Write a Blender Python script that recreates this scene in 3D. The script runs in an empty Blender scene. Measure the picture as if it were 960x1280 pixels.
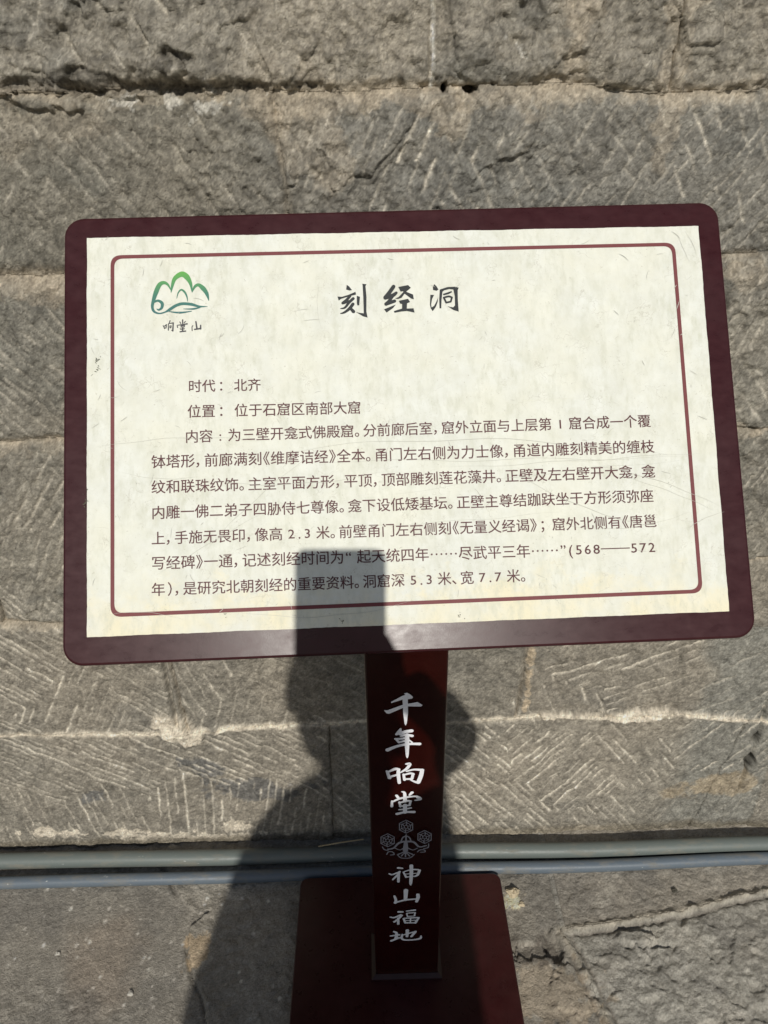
import bpy, math, random
import numpy as np
from mathutils import Vector, Matrix
random.seed(7); rng = np.random.default_rng(11)
scn = bpy.context.scene
C = scn.collection

# ------------------------------------------------------------------ camera
F = 961.0                      # focal length in photograph pixels (960 x 1280)
H = 1.12                       # lens height above the paving
def nrm(v): v = np.array(v, float); return v/np.linalg.norm(v)
dn = nrm((22, 1665, F))                                   # world down seen from the camera (x right, y down, z forward)
l0 = np.array((-480, 1085-640-73, F)); l1 = np.array((480, 1060-640-73, F))
pl = nrm(np.cross(nrm((-480, 1012.5-640, F)), nrm((480, 988.5-640, F))))   # plane through a wall-foot line
rt = np.cross(pl, dn); rt = nrm(rt); rt = rt if rt[0] > 0 else -rt
fw = np.cross(rt, -dn)*1.0
if fw[2] < 0: fw = -fw
M_w2c = np.array([rt, fw, -dn])      # rows: world x, y, z in camera coordinates
def c2w(v): return M_w2c @ np.array(v, float)
CAM = np.array((0., 0., H))
def ray(px, py): return c2w(((px-480)/F, (py-640)/F, 1.0))
def at_y(px, py, Y): r = ray(px, py); return CAM + r*(Y/r[1])
def at_z(px, py, Z): r = ray(px, py); return CAM + r*((Z-H)/r[2])
def proj(p):
    q = np.linalg.inv(M_w2c) @ (np.array(p)-CAM); return (480+F*q[0]/q[2], 640+F*q[1]/q[2])

cam_d = bpy.data.cameras.new('camera'); cam = bpy.data.objects.new('camera', cam_d); C.objects.link(cam)
X, Y_, Z_ = c2w((1,0,0)), c2w((0,-1,0)), c2w((0,0,-1))
cam.matrix_world = Matrix(((X[0],Y_[0],Z_[0],0),(X[1],Y_[1],Z_[1],0),(X[2],Y_[2],Z_[2],H),(0,0,0,1)))
cam_d.sensor_fit = 'VERTICAL'; cam_d.sensor_height = 32.0; cam_d.lens = 32.0*F/1280
cam_d.clip_start = 0.01; cam_d.clip_end = 500
scn.camera = cam

# ------------------------------------------------------------------ light
S = nrm(ray(459, 706))               # direction the sunlight travels
el = math.asin(-S[2]); az = math.atan2(-S[0], -S[1])
w = bpy.data.worlds.new('World'); scn.world = w; w.use_nodes = True
nt = w.node_tree; bg = nt.nodes['Background']; sky = nt.nodes.new('ShaderNodeTexSky')
sky.sky_type = 'NISHITA'; sky.sun_disc = False; sky.sun_elevation = el; sky.sun_rotation = az
nt.links.new(sky.outputs[0], bg.inputs[0]); bg.inputs[1].default_value = 0.08
sd = bpy.data.lights.new('sun', 'SUN'); sd.energy = 4.5; sd.angle = math.radians(0.53); sd.color = (1, 0.955, 0.88)
so = bpy.data.objects.new('sun', sd); C.objects.link(so); so.location = (0, -2, 3)
so.rotation_euler = Vector(S).to_track_quat('-Z', 'Y').to_euler()
scn.view_settings.view_transform = 'Standard'; scn.view_settings.look = 'None'
scn.view_settings.exposure = -0.40; scn.view_settings.gamma = 1

# ------------------------------------------------------------------ helpers
def link(name, me, mat=None, parent=None, loc=None):
    o = bpy.data.objects.new(name, me); C.objects.link(o)
    if mat is not None and me is not None and not me.materials: me.materials.append(mat)
    if parent is not None: o.parent = parent
    if loc is not None: o.location = loc
    return o
def thing(name, label, cat, loc=(0,0,0), group=None):
    o = bpy.data.objects.new(name, None); C.objects.link(o); o.location = loc; o.empty_display_size = .05
    o['label'] = label; o['category'] = cat
    if group: o['group'] = group
    return o
def mesh(name, v, f, smooth=False):
    me = bpy.data.meshes.new(name); me.from_pydata([tuple(map(float, p)) for p in v], [], [tuple(map(int, q)) for q in f]); me.update()
    if smooth:
        for p in me.polygons: p.use_smooth = True
    return me
class NT:
    def __init__(s, name):
        s.m = bpy.data.materials.new(name); s.m.use_nodes = True; s.t = s.m.node_tree
        s.b = s.t.nodes['Principled BSDF']; s.n = s.t.nodes.new
    def l(s, a, b): s.t.links.new(a, b)
    def coord(s, kind='Object'): return s.n('ShaderNodeTexCoord').outputs[kind]
    def noise(s, vec, scale, detail=4, rough=.55, dist=0):
        n = s.n('ShaderNodeTexNoise'); n.inputs['Scale'].default_value = scale; n.inputs['Detail'].default_value = detail
        n.inputs['Roughness'].default_value = rough; n.inputs['Distortion'].default_value = dist
        s.l(vec, n.inputs['Vector']); return n.outputs['Fac']
    def mapping(s, vec, scale=(1,1,1), rot=(0,0,0)):
        n = s.n('ShaderNodeMapping'); n.inputs['Scale'].default_value = scale; n.inputs['Rotation'].default_value = rot
        s.l(vec, n.inputs['Vector']); return n.outputs[0]
    def ramp(s, fac, stops):
        n = s.n('ShaderNodeValToRGB'); e = n.color_ramp.elements
        while len(e) < len(stops): e.new(0.5)
        for q, (p, c) in zip(e, stops):
            q.position = p; q.color = (c, c, c, 1) if isinstance(c, (int, float)) else (*c, 1)
        s.l(fac, n.inputs[0]); return n.outputs[0]
    def mix(s, fac, a, b, mode='MIX'):
        n = s.n('ShaderNodeMix'); n.data_type = 'RGBA'; n.blend_type = mode
        for v, i in ((fac, 0), (a, 6), (b, 7)):
            if isinstance(v, (int, float)): n.inputs[i].default_value = v
            elif isinstance(v, tuple): n.inputs[i].default_value = (*v, 1)
            else: s.l(v, n.inputs[i])
        return n.outputs[2]
    def math(s, op, a, b=0.0):
        n = s.n('ShaderNodeMath'); n.operation = op
        for v, i in ((a, 0), (b, 1)):
            if isinstance(v, (int, float)): n.inputs[i].default_value = v
            else: s.l(v, n.inputs[i])
        return n.outputs[0]
    def bump(s, h, strength, dist):
        n = s.n('ShaderNodeBump'); n.inputs['Strength'].default_value = strength; n.inputs['Distance'].default_value = dist
        s.l(h, n.inputs['Height']); s.l(n.outputs[0], s.b.inputs['Normal'])
    def set(s, **k):
        for a, v in k.items():
            i = s.b.inputs[a.replace('_', ' ')]
            if isinstance(v, (int, float)): i.default_value = v
            elif isinstance(v, tuple): i.default_value = (*v, 1)
            else: s.l(v, i)
        return s

def m_attr_stone(name, grain=1.0, rough=.92, broad=False):
    n = NT(name); co = n.coord()
    a = n.n('ShaderNodeAttribute'); a.attribute_name = 'tint'
    g1 = n.noise(co, 420, 4, .7); g2 = n.noise(co, 1400, 2, .6); g3 = n.noise(co, 120, 4, .65)
    k = n.math('ADD', n.math('MULTIPLY', g1, .6*grain), n.math('ADD', n.math('MULTIPLY', g2, .45*grain), n.math('MULTIPLY', g3, .5*grain)))
    k = n.math('ADD', k, 1.0-.775*grain)
    c = n.n('ShaderNodeCombineColor')
    for i in range(3): n.l(k, c.inputs[i])
    col = n.mix(1.0, a.outputs['Color'], c.outputs[0], 'MULTIPLY')
    if broad: col = n.mix(n.ramp(n.noise(co, 6, 8, .7), [(.35, 0), (.7, .35)]), col, (.16, .145, .12))
    # scattered pale mineral specks and dark pits
    v = n.n('ShaderNodeTexVoronoi'); v.inputs['Scale'].default_value = 95; v.inputs['Randomness'].default_value = 1; n.l(co, v.inputs['Vector'])
    sp = n.ramp(v.outputs['Distance'], [(0, 1), (.09, 1), (.14, 0)])
    spk = n.math('MULTIPLY', sp, n.ramp(n.noise(co, 37, 2), [(.52, 0), (.62, .55)]))
    col = n.mix(spk, col, (.40, .37, .31))
    n.set(Base_Color=col, Roughness=rough, Specular_IOR_Level=.25)
    h = n.math('ADD', n.math('MULTIPLY', n.noise(co, 700, 4, .7), .5), n.math('MULTIPLY', n.noise(co, 230, 5, .65), 1.0))
    n.bump(h, .9, .0034)
    return n.m
def m_paint(name, col, rough=.35, spec=.5, coat=0, scuff=0.0, scale=(1,1,1), bump=.15, dust=(.25,.23,.2)):
    n = NT(name); co = n.coord()
    a = n.noise(n.mapping(co, scale), 60, 5, .6); b = n.noise(co, 9, 3, .5)
    c = n.mix(n.ramp(a, [(.35, 0), (.75, 1)]), tuple(x*.85 for x in col), tuple(min(1, x*1.15) for x in col))
    if scuff:
        c = n.mix(n.math('MULTIPLY', n.ramp(n.noise(co, 14, 6, .65), [(.42, 0), (.8, 1)]), scuff), c, dust)
    r = n.math('ADD', n.math('MULTIPLY', a, .22), rough-.11)
    n.set(Base_Color=c, Roughness=r, Specular_IOR_Level=spec, Coat_Weight=coat)
    n.bump(n.math('ADD', a, n.math('MULTIPLY', n.noise(co, 900, 2), .4)), bump, .0004)
    return n.m
def m_plain(name, col, rough=.7, spec=.3):
    n = NT(name); co = n.coord(); a = n.noise(co, 300, 3)
    n.set(Base_Color=n.mix(a, tuple(x*.86 for x in col), tuple(min(1, x*1.12) for x in col)), Roughness=rough, Specular_IOR_Level=spec)
    return n.m

# smooth value noise on arbitrary points
def vnoise(x, y, seed):
    r = np.random.default_rng(seed).random((257, 257)).astype(np.float32)
    xi = np.floor(x).astype(int); yi = np.floor(y).astype(int); fx = x-xi; fy = y-yi
    fx = fx*fx*(3-2*fx); fy = fy*fy*(3-2*fy); a, b = xi & 255, yi & 255
    return ((r[a, b]*(1-fx)+r[a+1, b]*fx)*(1-fy)+(r[a, b+1]*(1-fx)+r[a+1, b+1]*fx)*fy)*2-1
def fbm(x, y, freq, octv, seed, gain=.5):
    s = 0; a = 1; n = 0
    for i in range(octv):
        ca, sa = math.cos(i*1.1+seed), math.sin(i*1.1+seed)
        s = s+a*vnoise((x*ca-y*sa)*freq+37.3*i+seed*3.1+500, (x*sa+y*ca)*freq+11.9*i+500, seed+i); n += a; a *= gain; freq *= 2.03
    return s/n
def sstep(a, b, x): t = np.clip((x-a)/(b-a), 0, 1); return t*t*(3-2*t)
def segdist(x, y, p, q):
    p = np.array(p); q = np.array(q); d = q-p; L = d@d
    t = np.clip(((x-p[0])*d[0]+(y-p[1])*d[1])/L, 0, 1)
    return np.hypot(x-p[0]-t*d[0], y-p[1]-t*d[1]), t
def pdist(x, y, pts):
    r = None
    for a, b in zip(pts[:-1], pts[1:]):
        d, _ = segdist(x, y, a, b); r = d if r is None else np.minimum(r, d)
    return r
def patches(P3, tint, label, names, mats, parent, skirt, axis, kinds=None):
    """cut one relief (grid of points) into separate stones by label, each with its own edges running back"""
    nr, nc = P3.shape[:2]
    idx = np.arange(nr*nc).reshape(nr, nc)
    q = np.stack([idx[:-1, :-1], idx[:-1, 1:], idx[1:, 1:], idx[1:, :-1]], -1).reshape(-1, 4)
    lab = label[:-1, :-1].reshape(-1)
    V = P3.reshape(-1, 3); T = tint.reshape(-1, 3); out = []
    for L in np.unique(lab):
        qq = q[lab == L]
        if len(qq) < 6: continue
        e = np.concatenate([qq[:, [0, 1]], qq[:, [1, 2]], qq[:, [2, 3]], qq[:, [3, 0]]])
        key = np.sort(e, 1); k = key[:, 0].astype(np.int64)*(nr*nc)+key[:, 1]
        _, inv, cnt = np.unique(k, return_inverse=True, return_counts=True)
        be = e[cnt[inv] == 1]
        u, inv2 = np.unique(qq, return_inverse=True); qq = inv2.reshape(-1, 4)
        be2 = np.searchsorted(u, be)
        bv, binv = np.unique(be2, return_inverse=True); binv = binv.reshape(-1, 2)
        v = V[u]; t = T[u]
        back = v[bv].copy(); back[:, axis] += skirt
        sk = np.stack([be2[:, 1], be2[:, 0], binv[:, 0]+len(u), binv[:, 1]+len(u)], 1)
        v = np.concatenate([v, back]); t = np.concatenate([t, t[bv]*.8]); f = np.concatenate([qq, sk])
        nm = names(L)
        me = bpy.data.meshes.new(nm); me.vertices.add(len(v)); me.vertices.foreach_set('co', v.astype(np.float32).ravel())
        me.loops.add(len(f)*4); me.loops.foreach_set('vertex_index', f.astype(np.int32).ravel())
        me.polygons.add(len(f)); me.polygons.foreach_set('loop_start', (np.arange(len(f))*4).astype(np.int32))
        me.polygons.foreach_set('use_smooth', np.concatenate([np.ones(len(qq), bool), np.zeros(len(sk), bool)]))
        me.update(calc_edges=True)
        a = me.attributes.new('tint', 'FLOAT_COLOR', 'POINT')
        a.data.foreach_set('color', np.concatenate([t, np.ones((len(t), 1))], 1).astype(np.float32).ravel())
        o = link(nm, me, mats(L), parent); out.append((L, o))
        if kinds and kinds(L): o['kind'] = kinds(L)
    return out

# ------------------------------------------------------------------ stone wall
WY = 0.845 - 0.0                       # wall face distance
FT = at_z(480, 1046, 0.0); WY = FT[1]
def wp(px, py): p = at_y(px, py, WY); return (p[0], p[2])
def axis_pts(a0, a1, b0, b1, fine, mid):
    inner = np.arange(b0, b1, fine)
    def out(s, e):
        r = [s]; st = fine
        while abs(r[-1]-e) > mid:
            st = min(st*1.15, mid); r.append(r[-1]+math.copysign(st, e-s))
        r.append(e); return r[1:]
    return np.array(sorted(out(b0, a0))+list(inner)+out(inner[-1], a1))
us = axis_pts(-2.6, 2.6, -.64, .64, .0016, .016).astype(np.float32)
vs = axis_pts(-.06, 2.3, .0, 1.2, .0016, .016).astype(np.float32)
U, V = np.meshgrid(us, vs)
def joint(pts):
    p = sorted(wp(*q) for q in pts); return np.array([a for a, b in p]), np.array([b for a, b in p])
J = [joint([(0, 918), (190, 917), (330, 908), (460, 903), (560, 903), (700, 896), (830, 894), (960, 905)]),
     joint([(0, 781), (200, 783), (480, 790), (700, 760), (860, 703), (960, 700)]),
     joint([(0, 553), (300, 550), (960, 533)]),
     joint([(0, 348), (300, 345), (700, 330), (905, 319), (960, 318)]),
     joint([(0, 118), (120, 118), (230, 108), (300, 112), (420, 118), (560, 112), (700, 106), (850, 118), (960, 112)])]
Jc = [np.interp(U, a, b)+.004*fbm(U, V*.3, 9, 3, 50+i)+.0022*fbm(U, V, 60, 3, 80+i) for i, (a, b) in enumerate(J)]
for k in range(4): Jc.append(Jc[4]+.24*(k+1)+.004*fbm(U, V*.3, 7, 3, 70+k))
course = sum((V > j).astype(int) for j in Jc)
X0 = lambda px, py: wp(px, py)[0]
vj = {0: [(-.98, 0), (X0(410, 905), X0(417, 1040)-X0(410, 905)), (X0(935, 905)+.0, -.045), (1.35, 0), (-1.6, 0), (2.0, 0)],
      1: [(X0(206, 820), .012), (X0(664, 820), -.012), (-.92, 0), (.93, 0), (1.7, 0), (-1.7, 0)],
      2: [(X0(50, 650)-.09, 0), (X0(430, 650), 0), (.40, 0), (1.02, 0), (-1.3, 0), (1.9, 0), (-2.1, 0)],
      3: [(-.30, 0), (.22, 0), (.86, 0), (-.95, 0), (-1.6, 0), (1.5, 0)],
      4: [(X0(346, 180), .01), (X0(960, 180)+.2, 0), (-.82, 0), (1.3, 0), (-1.5, 0), (2.0, 0)],
      5: [(X0(541, 50), 0), (X0(846, 50), 0), (-.62, 0), (-1.3, 0), (1.1, 0), (1.8, 0), (-1.9, 0)]}
for k in range(6, 10): vj[k] = [(-2.1+.62*i+.3*(k % 2)+.06*math.sin(i*5+k), 0) for i in range(8)]
lab = np.zeros(U.shape, int); dj = np.full(U.shape, 9.0); djv = np.full(U.shape, 9.0)
for i, j in enumerate(Jc): dj = np.minimum(dj, np.abs(V-j))
for c, lst in vj.items():
    m = course == c
    lo = Jc[c-1] if c > 0 else np.zeros_like(U); hi = Jc[c] if c < 9 else lo+.24
    t = np.clip((hi-V)/np.maximum(hi-lo, .05), 0, 1)
    idx = np.zeros(U.shape, int)
    for x, lean in lst:
        xx = x+lean*t+.0045*fbm(U*.3, V, 12, 3, int(abs(x)*90)+c)+.002*fbm(U, V, 70, 2, c)
        idx += (U > xx); d = np.abs(U-xx); djv = np.where(m, np.minimum(djv, d), djv)
    lab[m] = (c*20+idx)[m]
# --- relief
stone_off = rng.normal(0, .0022, 400); stone_tx = rng.normal(0, .006, 400); stone_ty = rng.normal(0, .006, 400)
Hh = stone_off[lab]+stone_tx[lab]*(U % .5-.25)*.5
Hh += .0045*fbm(U, V, 7, 3, 1)+.0020*fbm(U, V, 26, 3, 2)
rug = .35+.65*sstep(-.2, .5, fbm(U, V, 5, 2, 3)); rug = np.where(course >= 5, 1.25, np.where(course == 4, rug*1.3, rug)); rug = np.where(course >= 5, rug, np.where(course <= 1, .35, rug))
ridged = 1-np.abs(fbm(U, V, 34, 4, 4))*3.2
Hh += rug*.0022*np.clip(ridged, -1, 1)+rug*.0020*fbm(U, V, 110, 3, 5)+(.4+.6*rug)*.0013*np.abs(fbm(U, V, 190, 3, 7))*2
step = fbm(U*1.3, V*.8, 22, 3, 6); Hh += rug*.0040*sstep(.02, .06, step)+rug*.0028*sstep(-.28, -.24, step)
st2 = fbm(U*.9+.3*V, V-.2*U, 48, 4, 8); Hh += rug*.0020*sstep(0, .05, st2)+rug*.0014*sstep(.25, .29, st2)
# --- chisel marks: patches of parallel tooling, direction and pitch by patch
P = [ # px, py, direction of the marks in degrees (0 = horizontal, + rises to the right), pitch m, strength, paleness
 (100,180,-60,.026,1.8,.2),(220,200,-57,.024,1.9,.22),(20,220,-60,.024,.8,.25),(60,250,58,.018,.5,.35),(290,190,-55,.023,1.8,.22),
 (420,190,-62,.026,1.4,.3),(545,170,62,.017,.8,1.3),(530,240,66,.014,.7,1.1),(580,240,-60,.014,.6,.9),(700,160,58,.018,.6,.6),(690,220,-58,.018,.6,.8),
 (800,180,60,.020,.7,.7),(900,180,-62,.018,.7,.8),(950,230,-65,.018,.7,.7),(120,40,-55,.030,1.4,.55),(40,60,60,.03,.5,.5),(300,30,-55,.032,1.2,.5),(450,50,-50,.05,.7,.15),
 (650,50,-30,.06,.5,.1),(900,50,70,.05,.8,.3),
 (30,420,-50,.012,.6,.25),(40,500,-48,.010,.5,.35),(30,620,55,.014,.7,.55),(60,700,62,.013,.7,.45),(20,730,-40,.012,.6,.5),(935,400,60,.012,.5,.3),(940,460,-50,.02,.5,.4),(920,600,50,.02,.5,.25),
 (40,830,-42,.009,.8,.6),(100,870,63,.011,.8,.6),(170,850,-40,.009,.8,.55),(260,860,-70,.018,.5,.4),(330,850,-35,.012,.5,.25),(300,880,75,.02,.5,.5),(600,850,-20,.03,.25,.08),
 (700,870,-68,.017,.9,.8),(820,850,25,.014,1.0,1.0),(730,830,20,.016,.6,.6),(880,860,30,.02,.6,.3),
 (60,960,-33,.009,.9,.6),(170,955,-35,.0095,.9,.6),(280,950,-34,.011,.9,.7),(370,950,-33,.010,.9,.7),(30,1020,-85,.012,.7,.6),(140,1015,-80,.012,.7,.6),(250,1000,85,.014,.8,.8),(340,1000,80,.012,.7,.6),
 (440,960,-50,.012,.6,.4),(590,960,-46,.0105,1.0,.9),(680,950,52,.0105,1.0,1.0),(720,990,52,.0105,1.0,1.0),(620,1010,-50,.0105,1.0,1.0),(740,1020,-52,.0105,1.0,1.0),(800,945,-52,.014,1.0,1.0),(850,990,58,.016,.4,.2),(870,930,50,.014,.9,.6),(690,1030,-50,.011,1.0,.9)]
PC = [(*wp(a, b), math.radians(c), d, e, g) for a, b, c, d, e, g in P]
for i in range(170):
    x, z = rng.uniform(-2.6, 2.6), rng.uniform(0, 2.3)
    if abs(x) < .66 and z < 1.25:
        q = proj((x, WY, z))
        if not (90 < q[0] < 930 and 270 < q[1] < 800): continue
    PC.append((x, z, math.radians(rng.choice([-1, 1])*rng.uniform(35, 65)), rng.uniform(.011, .022), rng.uniform(.4, 1), rng.uniform(.1, .6)))
wx = U+.016*fbm(U, V, 16, 3, 21); wz = V+.016*fbm(U, V, 16, 3, 22)
best = np.full(U.shape, 9.0); pi_ = np.zeros(U.shape, int)
for i, p in enumerate(PC):
    d = (wx-p[0])**2+(wz-p[1])**2; m = d < best; best[m] = d[m]; pi_[m] = i
A = np.array(PC)
an, pitch, st, pa = A[pi_, 2], A[pi_, 3], A[pi_, 4], A[pi_, 5]
across = (-U*np.sin(an)+V*np.cos(an))/pitch+.16*fbm(U, V, 9, 2, 23)+.09*fbm(U, V, 90, 2, 27)+pi_*.37
along = U*np.cos(an)+V*np.sin(an)
ln = np.floor(across); fr = across-ln
rnd = np.random.default_rng(5).random(4096)
lr = rnd[(ln.astype(int)*7+pi_*131) & 4095]
seg = vnoise(along/.034+lr*90+200, ln*3.7+pi_*1.3+400, 24)
seg = sstep(-.30, .15, seg+.22*fbm(U, V, 160, 2, 28))*(.4+.6*lr)
wdt = (.0011+.0007*lr)/pitch
prof = np.exp(-((fr-.5)/wdt)**2)*seg
wide = np.exp(-((fr-.5)/.22)**2)*(.25+.75*seg)*(.6+.5*fbm(U, V, 45, 3, 29))
P2 = np.array([(rng.uniform(-2.6, 2.6) if i > 260 else rng.uniform(-.65, .65), rng.uniform(0, 2.3) if i > 260 else rng.uniform(0, 1.2), math.radians(rng.choice([-1, 1])*rng.uniform(42, 68)), rng.uniform(.0085, .015), rng.uniform(.3, 1), 0) for i in range(420)])
best = np.full(U.shape, 9.0, np.float32); pj = np.zeros(U.shape, int)
wx2 = U+.012*fbm(U, V, 22, 3, 121); wz2 = V+.012*fbm(U, V, 22, 3, 122)
for i, p in enumerate(P2):
    c0, c1_ = np.searchsorted(us, (p[0]-.35, p[0]+.35)); r0, r1 = np.searchsorted(vs, (p[1]-.35, p[1]+.35)); sl = (slice(r0, r1), slice(c0, c1_))
    d = (wx2[sl]-p[0])**2+(wz2[sl]-p[1])**2; m = d < best[sl]; best[sl][m] = d[m]; pj[sl][m] = i
an2 = P2[pj, 2].astype(np.float32); ac2 = (-U*np.sin(an2)+V*np.cos(an2))/P2[pj, 3].astype(np.float32)+.25*fbm(U, V, 30, 2, 123)+pj*.61
al2 = U*np.cos(an2)+V*np.sin(an2); ln2 = np.floor(ac2); fr2 = ac2-ln2; lr2 = rnd[(ln2.astype(int)*11+pj*57) & 4095]
sg2 = sstep(-.1, .3, vnoise(al2/.02+lr2*70+200, ln2*2.9+pj*1.7+400, 125)+.3*fbm(U, V, 170, 2, 126))
pr2 = np.exp(-((fr2-.5)/.13)**2)*sg2*P2[pj, 4].astype(np.float32)*(.4+.6*lr2); wd2 = np.exp(-((fr2-.5)/.25)**2)*(.3+.7*sg2)
l2 = np.where(course >= 5, .35, np.where(course <= 1, .25, 1.0))
chip = prof*(.6+.6*np.clip(fbm(U, V, 150, 2, 26)+.4, 0, 1))
edge = np.minimum(dj, djv)
Hh -= l2*(.0011*wd2+.0007*pr2)*sstep(.003, .012, edge)
Hh -= st*((.0022+.10*np.clip(pitch-.012, 0, .03))*wide+.0013*prof)*sstep(.003, .012, edge)
Hh += .0012*(course <= 1)*st*wide*0
# --- joints
jw_h = np.choose(np.clip(np.argmin(np.stack([np.abs(V-j) for j in Jc]), 0), 0, 8), [.0030, .0045, .005, .008, .006, .01, .01, .01, .01])
jw_h = jw_h*(.55+.9*np.clip(.5+fbm(U, V*.2, 16, 3, 31), 0, 1.4))
jw_v = np.where(course == 5, .0016, np.where(course == 0, .0013, np.where(course == 4, .005, .004)))*(.6+.8*np.clip(.5+fbm(U*.2, V, 20, 2, 32), 0, 1.4))
gh = np.exp(-(dj/jw_h)**2); gv = np.exp(-(djv/jw_v)**2)*np.where(course == 0, .55*sstep(-.4, .2, fbm(U, V, 30, 3, 36)), 1)
rnd_edge = np.exp(-(edge/.010)**2)
Hh -= .0035*rnd_edge*(.5+.5*fbm(U, V, 40, 2, 33))
Hh -= .006*np.maximum(gh, gv)
Hh = np.where(np.maximum(gh, gv) > .35, Hh+.0018*fbm(U, V, 130, 3, 34), Hh)
# pale mortar squeezed out on the lowest bed, proud of the stone in places
px0 = Jc[0]
proud = np.exp(-((V-px0-.001)/.0040)**2)*sstep(-.75, -.35, fbm(U, V*.1, 11, 3, 35))
Hh += .0065*proud
def W(px, py): return wp(px, py)
def blob(px, py, sx, sy, ns=36, warp=.5):
    x, z = W(px, py); k = 1.15/961
    f_ = .45/(max(min(sx, sy), 6)*k)
    m = (np.abs(U-x) < 2.6*sx*k+.02)*(np.abs(V-z) < 2.6*sy*k+.02); o_ = np.zeros_like(U)
    if m.any():
        u_, v_ = U[m], V[m]; d = np.hypot((u_-x+sx*k*.5*fbm(u_, v_, f_, 2, ns+3))/(sx*k), (v_-z+sy*k*.6*fbm(u_, v_, f_, 2, ns+7))/(sy*k)); o_[m] = sstep(1.15, .8, d+1.7*warp*fbm(u_, v_, f_*1.3, 5, ns, .65))
    return o_
splat = blob(215, 910, 26, 17, 37); Hh += .006*splat*(1+.4*fbm(U, V, 90, 2, 38))
splat2 = blob(575, 898, 10, 0.1, 39)*0
fill = np.maximum(blob(705, 893, 26, 5, 40, .4), blob(800, 893, 38, 8, 41, .4)); Hh += .007*fill
# dark broken hollows along the top bed at left, a loose lump and a ledge that throws shade
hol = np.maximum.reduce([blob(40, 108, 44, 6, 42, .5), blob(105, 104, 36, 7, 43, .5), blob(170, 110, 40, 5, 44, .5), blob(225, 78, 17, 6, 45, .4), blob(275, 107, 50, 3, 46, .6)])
Hh -= .008*hol*(.7+.8*fbm(U, V, 60, 3, 53))
Hh += .009*blob(165, 95, 42, 14, 47, .4)+.009*blob(62, 124, 32, 9, 48, .4)+.006*blob(272, 80, 30, 20, 49, .4)
up = sstep(0, .010, V-Jc[4]-.003+.008*fbm(U, V, 55, 4, 51))*np.exp(-np.clip(V-Jc[4], 0, 1)/.10)
Hh += .004*up*sstep(.35, -.1, U)*(.6+fbm(U, V*.2, 17, 3, 52))+.002*up
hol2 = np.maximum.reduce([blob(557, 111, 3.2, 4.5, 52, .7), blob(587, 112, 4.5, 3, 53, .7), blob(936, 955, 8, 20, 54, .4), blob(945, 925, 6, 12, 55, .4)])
Hh -= .03*hol2
crk = pdist(U, V, [W(960, 880), W(948, 925), W(932, 965), W(915, 1010), W(880, 1050)]); Hh -= .006*np.exp(-(crk/.003)**2)*sstep(-.5, 0, fbm(U, V, 20, 2, 56))
crk2 = pdist(U, V, [W(203, 820), W(209, 850), W(216, 880), W(222, 905)]); Hh -= .010*np.exp(-(crk2/.0028)**2)
cem = sstep(W(868, 900)[0]-.03, W(868, 900)[0]+.02, U+.25*(V-.3)*0+.02*fbm(U, V, 12, 3, 57))*(V < W(900, 800)[1]+.02)*sstep(.5, .3, fbm(U, V, 8, 2, 58))*(U < .62)
Hh -= cem*.003
foot = sstep(.022, .002, V); Hh -= .004*foot*(fbm(U, V, 40, 3, 59)+.3)
# --- colour (the stone's own, plus shade painted into the hollows)
def C3(*a): return np.array(a)
mix3 = lambda a, b, t: a*(1-t[..., None])+b*t[..., None]
base = np.ones(U.shape+(3,))*C3(.205, .187, .152)
base = mix3(base, C3(.140, .138, .118), sstep(-.1, .45, fbm(U, V, 4.2, 4, 60))*.6)
base = mix3(base, C3(.250, .220, .172), sstep(.05, .5, fbm(U, V, 6, 4, 61))*.6)
base = mix3(base, C3(.100, .104, .096), sstep(.22, .5, fbm(U, V*1.4, 11, 4, 62))*.45)
ctint = rng.normal(1, .07, 400)[lab]; base *= ctint[..., None]
base = mix3(base, C3(.135, .126, .098), (course == 4)*sstep(-.02, -.2, U-.02)*.45)
base = mix3(base, C3(.135, .134, .122), (course == 4)*sstep(-.2, .0, U)*.55)
base = mix3(base, C3(.215, .188, .150), (course <= 1)*.40)
base = mix3(base, C3(.29, .255, .20), (course == 5)*sstep(.0, .35, fbm(U, V, 9, 3, 63))*.45)
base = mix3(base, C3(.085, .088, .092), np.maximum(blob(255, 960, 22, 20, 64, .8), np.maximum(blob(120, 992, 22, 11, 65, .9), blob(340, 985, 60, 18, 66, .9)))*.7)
base = mix3(base, C3(.175, .172, .150), cem*.85)
base = mix3(base, C3(.27, .215, .14), blob(905, 800, 1, 1, 67)*0+blob(890, 985, 55, 28, 68, .6)*.8)
base = mix3(base, C3(.54, .49, .40), np.clip(chip*pa*np.where(course >= 4, .85, 1.4)*(.6+.8*np.clip(.5+fbm(U, V, 9, 3, 69), 0, 1)), 0, 1)*sstep(.002, .006, edge))
tan = C3(.34, .285, .21)
base = mix3(base, tan, np.clip(gh*np.where(course == 0, .2, .75)+gv*.35, 0, .85)*sstep(-.5, .1, fbm(U, V, 13, 3, 70)))
for (a, b, c, d, e) in [(20, 362, 60, 16, .6), (100, 362, 60, 12, .4), (420, 120, 70, 14, .75), (380, 140, 30, 35, .45), (610, 118, 120, 10, .5), (720, 30, 12, 60, .45), (713, 70, 14, 28, .6), (843, 60, 12, 60, .5), (900, 112, 60, 8, .5),
                        (930, 340, 30, 14, .6), (918, 536, 40, 9, .75), (905, 560, 25, 28, .3), (20, 560, 50, 10, .4), (40, 783, 70, 6, .6), (150, 120, 90, 7, .35), (60, 160, 80, 14, .3), (560, 140, 16, 12, .6), (650, 120, 60, 6, .4)]:
    base = mix3(base, tan, blob(a, b, c, d, 71+int(a+b) % 17, .9)*e*(.55+.45*np.clip(.5+1.5*fbm(U, V, 60, 3, 72), 0, 1)))
cream = C3(.56, .49, .385)
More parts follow.
